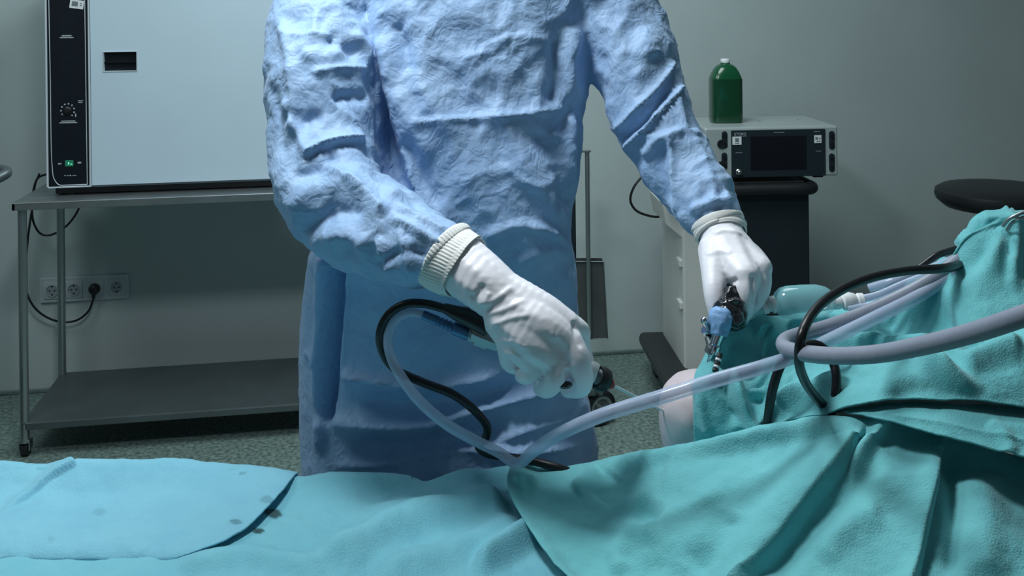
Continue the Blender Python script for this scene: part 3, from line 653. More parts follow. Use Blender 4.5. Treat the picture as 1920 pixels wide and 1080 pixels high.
sheet('surgical_drape', rD, 600, 220, [
    ([(1912, 412), (1850, 436), (1818, 475), (1790, 518), (1700, 575), (1620, 622)], 55, .026, 's', .28, .35),
    ([(1910, 418), (1880, 460), (1860, 540)], 15, .018, 'r', .05, .4), ([(1914, 420), (1905, 480), (1900, 560)], 12, .014, 'r', .05, .4),
    ([(1905, 410), (1870, 415), (1840, 418)], 10, .014, 'r'), ([(1895, 440), (1845, 500), (1800, 545)], 14, -.010, 'r'),
    ([(1520, 650), (1640, 645), (1740, 650), (1830, 662)], 12, .016, 'r', .2, .3), ([(1580, 690), (1640, 700), (1720, 686), (1790, 715), (1850, 740)], 15, .020, 'r', .2, .3),
    ([(1640, 610), (1720, 615), (1800, 590)], 30, -.020, 'r'), ([(1560, 672), (1650, 668), (1740, 672)], 12, -.012, 'r'),
    ([(1800, 690), (1860, 655), (1920, 640)], 22, .014, 'r'), ([(1790, 655), (1850, 630), (1920, 600)], 20, -.012, 'r'),
    ([(1370, 690), (1385, 740), (1405, 800)], 10, .018, 'r', .1, .05), ([(1350, 700), (1362, 760), (1385, 800)], 14, -.012, 'r'),
    ([(1345, 650), (1400, 690), (1440, 690)], 22, -.018, 'r', .2, .3), ([(1355, 610), (1350, 640), (1362, 668)], 12, .010, 'r'),
    ([(1410, 625), (1440, 618), (1450, 640)], 9, .012, 'r'), ([(1430, 650), (1470, 660)], 14, -.010, 'r'), ([(1470, 612), (1500, 606), (1560, 600)], 8, .009, 'r'),
    ([(1405, 800), (1450, 770), (1530, 735), (1610, 700)], 14, .014, 'r', .05, .3), ([(1420, 700), (1440, 730), (1420, 770)], 24, -.014, 'r'),
    ([(1308, 720), (1316, 770), (1330, 820)], 8, .008, 'r'), ([(1480, 700), (1500, 730), (1470, 765)], 14, .010, 'r'),
    ([(1650, 742), (1700, 715), (1800, 700)], 14, .008, 'r')], m_cloth_green,
    'teal green drape bunched over the raised thigh and pulled up at right', .005, 13, fs=1.3)

# towel clip on the bunched drape
t = root('towel_clip', P(1908, 414, 1.60), 'small steel towel clip gathering the drape at the right edge', 'clip')
G().tube(PP([(1880, 424, 1.585), (1893, 410, 1.575), (1912, 401, 1.57), (1940, 392, 1.57)]), .0028, 10).build('jaw', m_steel, t, True)
G().tube(PP([(1888, 432, 1.585), (1900, 416, 1.575), (1915, 409, 1.57), (1940, 404, 1.57)]), .0028, 10).build('jaw', m_steel, t, True)
G().ball(P(1906, 409, 1.572), .0045, 2).build('pivot', m_chrome, t, True)

# ------------------------------------------------------------------ the patient (knee showing between the drapes)
g = G()
g.chain(PP([(1760, 720, 1.76), (1600, 735, 1.75), (1450, 752, 1.73), (1360, 766, 1.69), (1306, 765, 1.61)]), [.085, .076, .062, .056, .0625])
g.chain([P(1306, 765, 1.61), P(1306, 805, 1.625), P(1310, 860, 1.65), P(1312, 980, 1.70), P(1316, 1140, 1.72), P(1318, 1300, 1.72)], [.0625, .061, .056, .056, .044, .035])
g.chain([P(1318, 1300, 1.72), P(1300, 1345, 1.69), P(1262, 1378, 1.62), P(1245, 1392, 1.58)], [.035, .036, .030, .022])
g.chain(PP([(1760, 720, 1.74), (1960, 735, 1.72), (2200, 745, 1.70)]), [.085, .10, .13])
me = remesh(g, .006, 10)
t = root('person', tuple(P(1312, 900, 1.62)), 'patient lying under drapes with one pale bent knee exposed', 'person')
me.transform(parent_inv(t)); link_mesh('body', me, m_knee, t, True)

# ------------------------------------------------------------------ the surgeon
SF = P(850, 1515, 1.9); SF[2] = 0
sur = root('person', tuple(SF), 'standing surgeon in a blue gown and white gloves holding instruments', 'person')
g = G()
rings = [(-118, 815, 945, 1.97, .06), (-95, 770, 1000, 1.97, .08), (-60, 700, 1070, 1.965, .10), (-20, 660, 1120, 1.955, .118), (50, 655, 1112, 1.95, .126), (120, 655, 1105, 1.945, .13), (200, 655, 1098, 1.935, .133), (260, 650, 1090, 1.925, .136),
 (320, 640, 1082, 1.915, .14), (380, 620, 1074, 1.91, .144), (430, 600, 1067, 1.91, .148), (470, 584, 1070, 1.92, .148), (510, 576, 1080, 1.95, .146), (560, 570, 1083, 1.97, .146), (660, 566, 1090, 1.975, .150), (760, 566, 1104, 1.97, .155), (885, 568, 1124, 1.96, .16), (1050, 570, 1140, 1.93, .165), (1230, 575, 1150, 1.93, .165)]
V = []; Fc = []; n = 72
for (py, l, r, dc, b) in rings:
    c = P((l+r)/2, py, dc); a_ = (r-l)/2/F*dc
    for i in range(n):
        q_ = 2*math.pi*i/n; cc, ss = math.cos(q_), math.sin(q_); e = 2.6
        V.append(c + RIGHT*a_*math.copysign(abs(cc)**(2/e), cc) + FWD*b*math.copysign(abs(ss)**(2/e), ss))
for j in range(len(rings)-1):
    for i in range(n): Fc.append((j*n+i, j*n+(i+1) % n, (j+1)*n+(i+1) % n, (j+1)*n+i))
Fc.append(tuple(range(n))[::-1]); Fc.append(tuple((len(rings)-1)*n+i for i in range(n)))
g.add(V, Fc)
armL = [(780, -70, 1.968, 50), (660, -48, 1.95, 84), (602, 30, 1.91, 90), (600, 110, 1.87, 102), (602, 200, 1.83, 102), (605, 285, 1.785, 97), (620, 356, 1.74, 99), (668, 404, 1.695, 97), (722, 434, 1.65, 89), (778, 458, 1.605, 76), (808, 468, 1.585, 66), (836, 482, 1.57, 56)]
armR = [(990, -72, 1.968, 50), (1102, -52, 1.95, 86), (1150, 20, 1.94, 84), (1180, 95, 1.92, 86), (1205, 170, 1.89, 80), (1238, 245, 1.85, 73), (1282, 325, 1.80, 67), (1318, 375, 1.76, 61), (1340, 412, 1.73, 52), (1350, 428, 1.715, 45)]
for arm in (armL, armR): g.tube(PP(arm), PR(arm), 40, 6)
gm = remesh(g, .0052, 5)
V = get_v(gm); N = get_n(gm); px, py = proj(V)
def arm_w(arm):
    Pt, Rd = spline(PP(arm), PR(arm), 6); best = np.full(len(V), 9.0); par = np.zeros(len(V))
    for i in range(len(Pt)):
        q_ = np.linalg.norm(V - Pt[i], axis=1) / Rd[i]; m_ = q_ < best; best = np.where(m_, q_, best); par = np.where(m_, i/len(Pt), par)
    return np.clip((1.16 - best) / .1, 0, 1), par
wl, pl_ = arm_w(armL); wr, pr_ = arm_w(armR); wl = wl*(V[:, 2] < 1.62); wt = (1-wl)*(1-wr)
view = C0 - V; view /= np.linalg.norm(view, axis=1)[:, None]; face = np.clip((N*view).sum(1)*2.2 + .1, 0, 1)
foldT = [
    ([(765, 60), (800, 180), (880, 300), (960, 420), (1040, 500)], 26, .013, 'r'), ([(700, 60), (745, 180), (790, 270), (820, 340)], 22, .014, 'r', .1, .4),
    ([(920, 180), (980, 300), (1040, 400), (1062, 430)], 18, .010, 'r'), ([(765, 235), (850, 225), (950, 218), (1072, 202)], 8, .009, 'c', .1, .1),
    ([(760, 250), (785, 330), (830, 400)], 16, -.010, 'r'), ([(850, 240), (900, 330), (985, 450)], 20, -.010, 'r'), ([(1000, 230), (1050, 320), (1070, 400)], 16, -.009, 'r'),
    ([(1075, 40), (1068, 130), (1075, 200)], 16, .012, 'r'), ([(1040, 60), (1045, 150), (1030, 200)], 16, -.009, 'r'), ([(740, 40), (760, 90), (770, 140)], 12, -.008, 'r'),
    ([(1075, 205), (1070, 300), (1078, 380)], 9, .009, 'r'), ([(900, 90), (960, 70), (1050, 80)], 10, .005, 'c'), ([(860, 110), (920, 95), (960, 60)], 8, .005, 'c'),
    ([(930, 300), (1000, 350), (1060, 320)], 10, .006, 'c'), ([(985, 420), (1040, 440), (1070, 470)], 10, .010, 'c'), ([(900, 450), (980, 420), (1060, 445)], 10, .008, 'r'),
    ([(960, 500), (1020, 470), (1075, 480)], 12, .008, 'r'), ([(1060, 500), (1070, 560), (1075, 620)], 16, .008, 'r'),
    ([(604, 470), (600, 600), (598, 720), (602, 860)], 9, .012, 'r', .05, .1), ([(632, 480), (626, 600), (618, 720), (608, 800)], 14, -.040, 'r', .03, .1), ([(652, 490), (646, 600), (632, 720), (622, 790)], 7, .009, 'r', .03, .1),
    ([(636, 700), (700, 712), (790, 722), (880, 714), (960, 690)], 9, .018, 'c', .05, .2), ([(640, 745), (760, 762), (900, 745), (1000, 720)], 24, -.018, 'r'),
    ([(614, 786), (700, 796), (790, 796), (880, 772), (1000, 735), (1100, 690)], 10, .022, 'c', .05, .1), ([(660, 835), (760, 845), (880, 820), (960, 800)], 26, -.020, 'r'),
    ([(600, 872), (720, 868), (860, 845), (1000, 845), (1110, 830)], 12, .014, 'c'), ([(920, 830), (1000, 800), (1090, 770)], 9, .010, 'c'), ([(1085, 740), (1100, 800), (1116, 860)], 12, .008, 'r'),
    ([(570, 660), (590, 668), (602, 690)], 8, .006, 'c'), ([(700, 560), (760, 620), (850, 660)], 40, .006, 'r'), ([(880, 660), (930, 600), (960, 560)], 30, -.006, 'r')]
foldL = [
    ([(565, 296), (600, 278), (640, 266), (684, 262)], 12, .017, 's', .15, .1), ([(540, 330), (590, 322), (640, 286)], 13, -.012, 'r'),
    ([(600, 306), (648, 338), (692, 368), (728, 404)], 10, .020, 'c', .1, .1), ([(540, 400), (600, 350), (650, 350)], 20, .010, 'r'), ([(560, 440), (620, 400), (690, 390)], 16, -.012, 'r'),
    ([(728, 404), (780, 432), (832, 462)], 8, .012, 'r', .2, 0), ([(740, 385), (800, 415), (850, 445)], 7, .008, 'r', .2, 0), ([(712, 440), (720, 480), (735, 515)], 9, .012, 'r'), ([(745, 425), (765, 470), (780, 515)], 8, .010, 'r'), ([(700, 500), (760, 470), (810, 480)], 8, -.008, 'r'),
    ([(520, 20), (545, 110), (552, 200), (540, 270)], 10, .010, 'r'), ([(515, 60), (560, 65), (620, 70), (660, 100)], 8, .007, 'c'), ([(612, 66), (645, 90), (672, 112)], 13, -.014, 'r'),
    ([(580, 142), (620, 132), (660, 128), (695, 134)], 8, .011, 'c'), ([(575, 140), (600, 175), (650, 215), (680, 240)], 10, .006, 'c'), ([(530, 210), (560, 225), (610, 215)], 14, -.012, 'r'), ([(535, 180), (540, 210), (560, 250), (570, 290)], 8, .010, 'r'),
    ([(620, 190), (655, 180), (690, 190)], 12, -.010, 'r'), ([(655, 60), (690, 100), (698, 160)], 10, .010, 'r'), ([(510, 150), (520, 240), (530, 300)], 10, -.008, 'r'), ([(640, 340), (700, 340), (760, 370)], 14, .006, 'r'),
    ([(600, 450), (650, 440), (700, 470)], 16, .012, 'r'), ([(690, 320), (740, 345), (800, 395)], 10, -.006, 'r'), ([(560, 100), (610, 110), (650, 90)], 14, .008, 'r')]
foldR = [
    ([(1155, 250), (1190, 215), (1235, 165), (1268, 112)], 8, .014, 's', .1, .1), ([(1170, 285), (1210, 245), (1250, 195), (1284, 158)], 8, .014, 's', .1, .1), ([(1160, 265), (1210, 225), (1262, 160)], 9, -.014, 'r'),
    ([(1264, 172), (1276, 215), (1290, 250), (1318, 250)], 8, .012, 'c'), ([(1255, 245), (1258, 300), (1262, 350), (1278, 430)], 7, .012, 'c', .1, .05), ([(1240, 260), (1236, 320), (1255, 390)], 14, -.012, 'r'), ([(1292, 250), (1315, 290), (1345, 380)], 6, .008, 'c'),
    ([(1200, 300), (1240, 260), (1285, 245)], 9, .010, 'r'), ([(1120, 60), (1140, 50), (1170, 90), (1150, 130)], 10, .006, 'c'), ([(1205, 40), (1210, 110), (1190, 160)], 14, .008, 'r'), ([(1130, 90), (1130, 150), (1150, 200)], 18, -.008, 'r'),
    ([(1180, 110), (1210, 100), (1240, 100)], 10, .006, 'c'), ([(1290, 400), (1320, 385), (1370, 375)], 7, .008, 'r'), ([(1300, 380), (1310, 400)], 6, .006, 'r'), ([(1330, 365), (1338, 388)], 6, .007, 'r'), ([(1355, 360), (1365, 385)], 6, .007, 'r'), ([(1280, 395), (1295, 430)], 7, .008, 'r')]
D = (fold_disp(px, py, foldT)*wt*1.35 + fold_disp(px, py, foldL)*wl + fold_disp(px, py, foldR)*wr) * face
w1 = np.stack([fnoise(V, 6, 20 + i) for i in range(3)], 1)*.05
cr = fnoise(V + w1, (7, 7, 6), 3, 'ridge'); cr2 = fnoise(V + w1*.7, (17, 17, 13), 5, 'ridge'); cr3 = fnoise(V + w1*.5, (38, 38, 30), 6, 'ridge'); nn = fnoise(V, (5, 5, 4), 8)
up_ = np.clip((560 - py)/120, 0, 1)
D += .012*(cr - .5)*(.5*wt*(.4 + .6*up_) + .6*wl + .6*wr) + .0060*(cr2 - .5)*(wt*(.35 + .65*up_) + wl + wr) + .0022*(cr3 - .5)*(.3 + .7*up_) + .005*nn
xe = np.interp(py, [0, 60, 150, 250, 340, 420], [690, 700, 722, 745, 772, 800])
rec = np.clip((xe - px)/26, 0, 1); rec = rec*rec*(3 - 2*rec) * wt * np.clip((py + 40)/60, 0, 1) * np.clip((430 - py)/70, 0, 1) * face
V = V + FWD*(.085*rec)[:, None]
set_v(gm, V + N*D[:, None])
gm.transform(parent_inv(sur)); gown = link_mesh('surgical_gown', gm, m_gown, sur, True); gown['label'] = 'creased light blue surgical gown'

# body below / above the gown (one continuous figure)
hd = P(880, -245, 1.90)
g = G(); nb = P(880, -120, 1.96)
g.chain([P(850, 620, 1.99), P(865, 350, 1.96), P(880, 100, 1.97), P(880, -60, 1.97)], [.10, .095, .09, .08])
g.chain([P(880, -60, 1.95), nb, hd + UP*-.05], [.075, .058, .062])
g.ball(hd, .078, 3, (1, 1, 1)); g.ball(hd + UP*.045 + FWD*.02, .085, 3, (.92, 1.08, 1)); g.ball(hd - UP*.075 - FWD*.02, .05, 3)
g.ball(hd - FWD*.088 - UP*.02, .016, 2, (.8, 1, 1.5))
for s in (-1, 1):
    g.ball(hd + RIGHT*.078*s + FWD*.01, .022, 2, (.5, .8, 1.3))
    hip = P(850 + 80*s, 650, 1.99); ft = P(850 + 110*s, 1515, 1.97); ft[2] = .06; kn_ = (hip + ft)/2
    g.chain([hip, kn_, ft], [.085, .06, .042])
for arm in (armL, armR): g.chain(PP(arm), [r*.5 for r in PR(arm)])
bmh = remesh(g, .008, 6); bmh.transform(parent_inv(sur)); link_mesh('body', bmh, m_skin, sur, True)
cp = G().ball(hd + UP*.055 + FWD*.022, .098, 3, (.93, 1.1, .9)); cpm = cp.build('scrub_cap', m_gown, sur, True, False)
G().ball(hd - UP*.055 - FWD*.042, .066, 3, (.95, .85, .85)).build('face_mask', m_bluetape, sur, True, False)
for s in (-1, 1):
    G().ball(hd + RIGHT*.03*s - FWD*.074 + UP*.008, .011, 2).build('eye', m_white, sur, True)
    hip = P(850 + 80*s, 730, 1.99); ft = P(850 + 110*s, 1515, 1.97); ft[2] = .05
    G().tube([hip, (hip+ft)/2, ft], [.088, .075, .07], 24).build('trouser_leg', m_trouser, sur, True)
    c = P(850 + 110*s, 1515, 1.97); c[2] = .0
    G().add(*(lambda R_: ([c + RIGHT*x*.045 - FWD*(y*.13 - .0) + FWD*-.05 + UP*z for z, k_ in ((.0, 1), (.03, 1.02), (.06, .85), (.08, .55)) for x, y in [(math.cos(q)*k_, math.sin(q)*k_) for q in np.linspace(0, 2*math.pi, 20, endpoint=False)]],
        [(j*20+i, j*20+(i+1) % 20, (j+1)*20+(i+1) % 20, (j+1)*20+i) for j in range(3) for i in range(20)] + [tuple(range(20))[::-1], tuple(60+i for i in range(20))]))(0)).build('shoe', m_white, sur, True)

def glove(chains, voxel, folds, name, lab, seed):
    g = G()
    for c in chains: g.chain(PP(c), PR(c))
    me = remesh(g, voxel, 12); V = get_v(me); N = get_n(me); px, py = proj(V); view = C0 - V; view /= np.linalg.norm(view, axis=1)[:, None]
    face = np.clip((N*view).sum(1)*2, 0, 1); D = fold_disp(px, py, folds)*face + .0005*fnoise(V, 22, seed); set_v(me, V + N*D[:, None])
    me.transform(parent_inv(sur)); o = link_mesh(name, me, m_glove, sur, True); o['label'] = lab; return o
handA = [
 [(866, 498, 1.555, 58), (905, 528, 1.53, 55), (945, 562, 1.515, 50), (978, 592, 1.50, 46)],
 [(950, 552, 1.515, 42), (1015, 580, 1.495, 34), (1062, 606, 1.49, 26)],
 [(960, 578, 1.505, 46), (1018, 608, 1.48, 40), (1066, 640, 1.475, 28)],
 [(950, 592, 1.505, 46), (1003, 636, 1.48, 42), (1045, 672, 1.475, 29)],
 [(945, 600, 1.515, 40), (975, 644, 1.49, 36), (1003, 682, 1.49, 26)],
 [(1062, 606, 1.49, 24), (1088, 618, 1.50, 18), (1092, 645, 1.53, 16), (1103, 682, 1.55, 13)],
 [(1066, 640, 1.475, 28), (1084, 676, 1.468, 25), (1092, 710, 1.475, 22), (1088, 728, 1.50, 18), (1064, 732, 1.54, 15)],
 [(1045, 672, 1.475, 28), (1042, 704, 1.468, 23), (1028, 726, 1.485, 20), (1014, 728, 1.52, 16)],
 [(1003, 682, 1.49, 25), (992, 702, 1.49, 18), (978, 704, 1.52, 14), (985, 690, 1.54, 13)],
 [(955, 610, 1.525, 34), (953, 655, 1.53, 22), (958, 682, 1.54, 18), (990, 690, 1.55, 14)]]
glove(handA, .0022, [([(905, 590), (940, 582), (990, 560)], 5, .0022, 'r'), ([(918, 612), (960, 596), (1000, 590)], 5, .002, 'r'), ([(900, 575), (930, 560), (965, 535)], 6, .0025, 'r'), ([(880, 560), (900, 545), (905, 530)], 7, -.003, 'r'), ([(895, 572), (912, 560), (918, 545)], 6, .003, 'r'),
    ([(930, 640), (960, 640), (990, 655)], 4, .0015, 'r'), ([(940, 660), (965, 665), (985, 675)], 4, .0018, 'r'), ([(1062, 690), (1066, 715), (1060, 735)], 4, -.005, 'r'), ([(1030, 690), (1010, 715)], 4, -.004, 'r'), ([(1075, 598), (1078, 625), (1090, 655)], 4, -.003, 'r'), ([(1040, 632), (1060, 660), (1070, 690)], 9, -.002, 'r')], 'glove', 'white latex glove gripping the shaver handpiece', 2)
handB = [
 [(1351, 430, 1.71, 43), (1358, 455, 1.69, 44), (1368, 480, 1.67, 46)],
 [(1362, 465, 1.675, 46), (1380, 495, 1.64, 38), (1396, 516, 1.61, 30)],
 [(1372, 470, 1.68, 44), (1400, 490, 1.65, 34), (1424, 502, 1.63, 25)],
 [(1372, 470, 1.69, 40), (1405, 488, 1.68, 32), (1425, 498, 1.67, 22)],
 [(1396, 516, 1.61, 27), (1398, 548, 1.595, 21), (1396, 580, 1.60, 17), (1390, 598, 1.63, 15)],
 [(1424, 502, 1.63, 23), (1425, 540, 1.62, 19), (1414, 574, 1.625, 16), (1400, 590, 1.65, 14)],
 [(1425, 498, 1.67, 22), (1430, 535, 1.67, 17), (1418, 572, 1.665, 15), (1400, 585, 1.68, 13)],
 [(1415, 492, 1.70, 20), (1420, 535, 1.70, 16), (1405, 575, 1.69, 14)],
 [(1345, 470, 1.67, 37), (1340, 515, 1.63, 26), (1340, 555, 1.605, 21), (1346, 590, 1.60, 17), (1358, 612, 1.615, 14)]]
glove(handB, .0022, [([(1410, 510), (1412, 540), (1415, 575)], 4, -.005, 'r'), ([(1360, 545), (1372, 530), (1385, 522)], 5, -.004, 'r'), ([(1330, 440), (1360, 432), (1396, 440)], 4, .002, 'r'), ([(1322, 478), (1350, 470), (1375, 475)], 5, .0015, 'r')], 'glove', 'white latex glove holding the scope camera', 4)
def cuff(pts, name, rib=.0005):
    Pt, Rd = spline(PP(pts), PR(pts), 14); m_ = len(Pt); T = np.gradient(Pt, axis=0); T /= np.linalg.norm(T, axis=1)[:, None]; V = []; Fc = []; n = 360
    a = np.cross(T[0], FWD); a /= np.linalg.norm(a)
    for i in range(m_):
        a = a - T[i]*a.dot(T[i]); a /= np.linalg.norm(a); b = np.cross(T[i], a)
        for k_ in range(n):
            q_ = 2*math.pi*k_/n; V.append(Pt[i] + (a*math.cos(q_) + b*math.sin(q_))*(Rd[i] + (rib*math.cos(q_*60) if 2 < i < m_ - 16 else 0)))
    for i in range(m_-1):
        for k_ in range(n): Fc.append((i*n+k_, i*n+(k_+1) % n, (i+1)*n+(k_+1) % n, (i+1)*n+k_))
    o = G().add(V, Fc).build('glove_cuff', m_cuff, sur, True, False); md = o.modifiers.new('sol', 'SOLIDIFY'); md.thickness = .002; return o
cuff([(829, 474, 1.575, 66), (834, 479, 1.573, 68), (848, 488, 1.565, 66), (862, 495, 1.557, 63), (868, 499, 1.555, 61.5), (873, 502, 1.552, 60.5)], 'cuff')
cuff([(1344, 414, 1.722, 49), (1346, 419, 1.72, 50.5), (1348, 425, 1.716, 49.5), (1349.5, 430, 1.712, 50), (1351, 434, 1.709, 48), (1352.5, 438, 1.706, 48.6), (1354, 443, 1.702, 46.5)], 'cuff', 0.0)

# ------------------------------------------------------------------ shaver handpiece
t = root('shaver_handpiece', tuple(P(1000, 655, 1.53)), 'steel shaver handpiece with black collar and thin shaft entering the knee', 'instrument')
ra, rb = P(905, 622, 1.56), P(1128, 709, 1.525); ax = (rb - ra); L = np.linalg.norm(ax); ax /= L; tip = P(1256, 776, 1.60)
G().lathe([(.012, -.004), (.0165, 0), (.0175, .02), (.0165, .04), (.016, L*.8), (.0175, L*.84), (.0175, L*.90), (.013, L*.93)], ra, ax, 28).build('body', m_steel, t, True)
bl = G().lathe([(.010, -.020), (.0165, -.014), (.0185, 0), (.0185, .02), (.017, .03)], P(905, 626, 1.555), ax, 8).build('rear_block', m_steel, t)
G().lathe([(.013, 0), (.014, .004), (.014, .016), (.011, .021)], P(1118, 706, 1.526), ax, 24).build('grey_collar', m_shelf, t, True)
G().lathe([(.016, -.004), (.019, .002), (.0185, .012), (.010, .021), (.008, .025)], P(1122, 708, 1.524), tip - P(1122, 708, 1.524), 24).build('black_hub', m_blackp, t, True)
G().lathe([(.0145, 0), (.0155, .004), (.0155, .012), (.013, .016)], P(1101, 694, 1.526), ax, 24).build('front_sleeve', m_white, t, True)
c = P(1140, 718, 1.523); dr_ = tip - c
G().lathe([(.0085, 0), (.0085, .005), (.006, .010)], c, dr_, 20).build('red_ring', m_red, t, True)
G().cyl(c, tip, .0023, 14).build('shaft', m_shaft, t, True)
c = P(1060, 722, 1.462); G().ball(c, .0075, 2, (1.5, .7, .8)).build('trigger_button', m_film, t, True)
G().box(c - .004, c + .004, .001).build('button_stem', m_blackp, t)
b0_, b1_ = P(880, 627, 1.563), P(793, 590, 1.575); ax2 = b1_ - b0_; L2 = np.linalg.norm(ax2)
prof = [(.0095, 0), (.0105, .002), (.0105, .026), (.0085, .028)]
h = .028
for i in range(4): prof += [(.0085, h), (.0068, h + .0015), (.0068, h + .004), (.0085, h + .0055)]; h += .0065
prof += [(.0078, h), (.0075, L2)]
G().lathe(prof, b0_, ax2, 24).build('suction_connector', m_bluecon, t, True)
G().lathe([(.0085, 0), (.0095, .003), (.0095, .012), (.012, .014), (.012, .034)], b0_ - ax2/L2*-.002, -ax2, 6).build('suction_nut', m_steel, t)
G().tube(PP([(918, 612, 1.55), (895, 600, 1.555), (860, 588, 1.56), (832, 577, 1.565)]), [.019, .0175, .012, .0075], 18, 8).build('strain_relief', m_blackp, t, True)
t = root('shaver_cable', tuple(P(930, 855, 1.68)), 'black cable looping from the shaver handpiece down to the drape', 'cable')
G().tube(PP([(838, 580, 1.565), (800, 570, 1.57), (762, 570, 1.575), (730, 588, 1.58), (713, 622, 1.585), (716, 656, 1.59), (738, 690, 1.595), (790, 716, 1.60), (850, 740, 1.61), (892, 772, 1.62), (914, 803, 1.635), (910, 822, 1.64), (897, 835, 1.64), (908, 848, 1.64), (950, 857, 1.645), (1005, 866, 1.64), (1060, 882, 1.63), (1110, 905, 1.66)]), .0068, 14, 8).build('cable', m_blackrub, t, True)
t = root('suction_tubing', tuple(P(965, 868, 1.6)), 'long translucent suction tube sweeping from the shaver across the knee', 'tube')
G().tube(PP([(797, 591, 1.575), (772, 586, 1.58), (745, 596, 1.585), (728, 625, 1.585), (731, 662, 1.585), (752, 706, 1.585), (790, 755, 1.585), (840, 797, 1.59), (895, 828, 1.605), (938, 850, 1.615), (960, 866, 1.60), (975, 868, 1.57), (1000, 846, 1.52), (1050, 813, 1.46), (1130, 778, 1.415), (1240, 744, 1.39), (1340, 713, 1.385), (1430, 688, 1.40), (1490, 668, 1.44), (1550, 640, 1.50), (1640, 596, 1.54), (1720, 556, 1.57), (1790, 512, 1.60), (1840, 480, 1.64)]),
   [.0062, .0068, .0075, .0078, .0080, .0082, .0085, .0086, .0086, .0086, .0084, .0084, .0090, .0094, .0096, .0097, .0097, .0097, .0097, .0097, .0097, .0097, .0097, .0097], 18, 8).build('tube', m_clear, t, True)
# ------------------------------------------------------------------ scope
t = root('scope_camera', tuple(P(1360, 620, 1.60)), 'black and chrome endoscope camera held by the gloved hand at right', 'instrument')
ta, tb = P(1364, 536, 1.598), P(1352, 640, 1.575); ax = tb - ta; L = np.linalg.norm(ax)
me = remesh(G().lathe([(.008, 0), (.014, .010), (.021, .022), (.026, .034), (.028, .046), (.025, .058), (.016, .066)], ta + RIGHT*.008, ax, 30), .0025, 2)
V = get_v(me); N = get_n(me); set_v(me, V + N*(.005*fnoise(V, 55, 3, 'ridge') - .003)[:, None]); me.transform(parent_inv(t)); link_mesh('camera_head', me, m_film, t, True)
me = remesh(G().lathe([(.010, L*.34), (.016, L*.40), (.0185, L*.50), (.0165, L*.62), (.0135, L*.72), (.0125, L*.82)], ta - RIGHT*.009 - FWD*.018, ax, 30), .002, 2)
V = get_v(me); N = get_n(me); set_v(me, V + N*(.0016*fnoise(V, 70, 6, 'ridge'))[:, None]); me.transform(parent_inv(t)); link_mesh('blue_wrap', me, m_bluetape, t, True)
sh0 = P(1352, 612, 1.565); sh1 = P(1322, 700, 1.56); ax3 = sh1 - sh0
G().lathe([(.0135, 0), (.0135, .006), (.010, .009), (.0085, .028), (.0105, .030), (.0105, .042), (.006, .046), (.0035, .05), (.0035, .078)], sh0, ax3, 24).build('sheath', m_chrome, t, True)
s0_ = P(1347, 632, 1.59); s1_ = P(1320, 618, 1.575)
G().cyl(s0_, s1_, .0052, 16).lathe([(.007, -.005), (.0075, 0), (.0075, .006), (.006, .009)], P(1327, 622, 1.576), (s1_ - s0_), 16).build('stopcock_port', m_chrome, t, True)
G().tube(PP([(1333, 626, 1.575), (1326, 612, 1.57), (1321, 602, 1.565)]), [.005, .0045, .0055], 14).ball(P(1321, 601, 1.565), .0062, 2).build('stopcock_lever', m_chrome, t, True)
G().tube(PP([(1327, 632, 1.572), (1332, 645, 1.565), (1334, 656, 1.56)]), [.005, .0065, .0075], 14).lathe([(.0088, 0), (.0088, .008), (.006, .010)], P(1334, 652, 1.562), ax3, 16).build('inflow_port', m_shelf, t, True)
G().tube(PP([(1352, 596, 1.59), (1370, 608, 1.585), (1380, 600, 1.585), (1392, 588, 1.59)]), [.007, .009, .010, .008], 14).build('focus_ring', m_film, t, True)
t = root('drape_cord', tuple(P(1346, 680, 1.555)), 'short black and white striped cord end on the thigh drape', 'cord')
for i in range(5):
    a, b = P(1350 - i*1.8, 664 + i*6.5, 1.532), P(1350 - (i+1)*1.8, 664 + (i+1)*6.5, 1.528)
    G().cyl(a, b, .0048, 12).build('stripe', m_white if i % 2 else m_blackp, t)

# ------------------------------------------------------------------ hoses, cables and clear lines over the thigh drape
t = root('grey_hose', tuple(P(1470, 650, 1.42)), 'thick grey silicone hose bent in a loop over the drapes', 'hose')
G().tube(PP([(1860, 440, 1.68), (1822, 466, 1.63), (1750, 522, 1.59), (1660, 570, 1.575), (1560, 610, 1.54), (1500, 627, 1.48), (1472, 638, 1.43), (1470, 650, 1.39), (1495, 660, 1.34), (1560, 667, 1.28), (1640, 664, 1.22), (1720, 650, 1.16), (1830, 622, 1.08), (1960, 578, 1.0), (2130, 520, .95), (2350, 520, .98), (2700, 640, 1.1), (2900, 900, 1.2)]), [.0108]*5 + [.0105, .0102, .0102] + [.0108]*10, 20, 8).build('hose', m_greytube, t, True)
t = root('camera_cable', tuple(P(1500, 700, 1.45)), 'black camera cable arching over the grey hose onto the drape', 'cable')
G().tube(PP([(1800, 496, 1.60), (1772, 503, 1.56), (1700, 508, 1.52), (1630, 522, 1.47), (1570, 548, 1.42), (1525, 586, 1.365), (1503, 630, 1.325), (1498, 670, 1.33), (1508, 712, 1.38), (1530, 745, 1.43), (1560, 775, 1.47)]), [.0072]*2 + [.0066]*9, 14, 8).build('cable', m_blackrub, t, True)
t = root('light_cable', tuple(P(1450, 760, 1.49)), 'black light cable arching below the grey hose loop', 'cable')
G().tube(PP([(1432, 830, 1.50), (1440, 785, 1.475), (1450, 725, 1.46), (1470, 675, 1.455), (1500, 650, 1.46), (1535, 648, 1.465), (1558, 670, 1.47), (1568, 705, 1.455), (1566, 745, 1.45), (1560, 775, 1.475)]), .0068, 14, 8).build('cable', m_blackrub, t, True)
t = root('black_lead', tuple(P(1745, 490, 1.66)), 'short black lead visible behind the grey hose', 'cable')
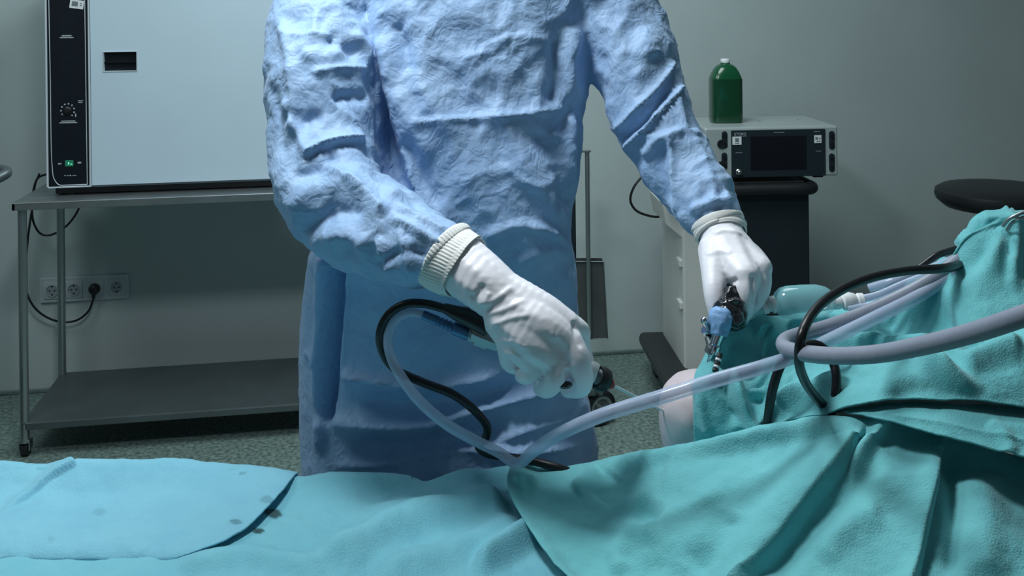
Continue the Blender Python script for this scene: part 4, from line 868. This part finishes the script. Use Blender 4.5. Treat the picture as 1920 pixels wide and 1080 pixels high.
G().tube(PP([(1850, 450, 1.70), (1790, 468, 1.67), (1755, 480, 1.655), (1735, 494, 1.65), (1700, 520, 1.645), (1660, 545, 1.65)]), .0055, 12, 8).build('cable', m_blackrub, t, True)
for i, (pts, r, lab) in enumerate((
    ([(1600, 562, 1.63), (1640, 555, 1.62), (1700, 530, 1.62), (1760, 508, 1.62), (1830, 478, 1.66)], .0062, 'thin clear infusion line nearest the white connector'),
    ([(1590, 580, 1.60), (1640, 570, 1.60), (1710, 545, 1.595), (1780, 510, 1.61), (1840, 480, 1.66)], .0055, 'thin clear infusion line lying lowest beside the grey hose'),
    ([(1630, 540, 1.66), (1680, 525, 1.64), (1740, 505, 1.64), (1790, 485, 1.65), (1840, 465, 1.68)], .0068, 'clear line highest under the black camera cable'))):
    o = G().tube(PP(pts), r, 12, 8).build('infusion_line', m_clear, None, True); tag(o, lab, 'tube', 'clear infusion lines on the thigh drape')
t = root('drip_chamber', tuple(P(1505, 585, 1.62)), 'clear pump chamber with white connectors lying on the thigh drape', 'medical fitting')
c0_, c1_ = P(1450, 568, 1.62), P(1566, 563, 1.62); ax = c1_ - c0_; L = np.linalg.norm(ax)
G().lathe([(.010, 0), (.016, .004), (.023, .012), (.0255, .022), (.0265, .045), (.026, .07), (.022, .085), (.014, .096), (.011, L)], c0_, ax, 32).build('chamber', m_clear2, t, True)
def fitting(p, d, prof, name='connector'): return G().lathe(prof, p, d, 20).build(name, m_white, t, True)
fitting(P(1452, 570, 1.62), -ax + UP*-.03, [(.0125, -.004), (.0135, 0), (.0135, .006), (.0095, .008), (.0095, .012), (.011, .013), (.0105, .020), (.006, .024)])
fitting(P(1566, 566, 1.615), ax, [(.008, -.006), (.0105, 0), (.0105, .008), (.0085, .010), (.0135, .013), (.0145, .022), (.0125, .03), (.010, .034), (.012, .036), (.012, .044), (.006, .047)])
G().tube(PP([(1440, 574, 1.62), (1425, 580, 1.62), (1408, 586, 1.63), (1392, 592, 1.66)]), [.010, .0095, .008, .006], 14).build('clear_spout', m_clear2, t, True)
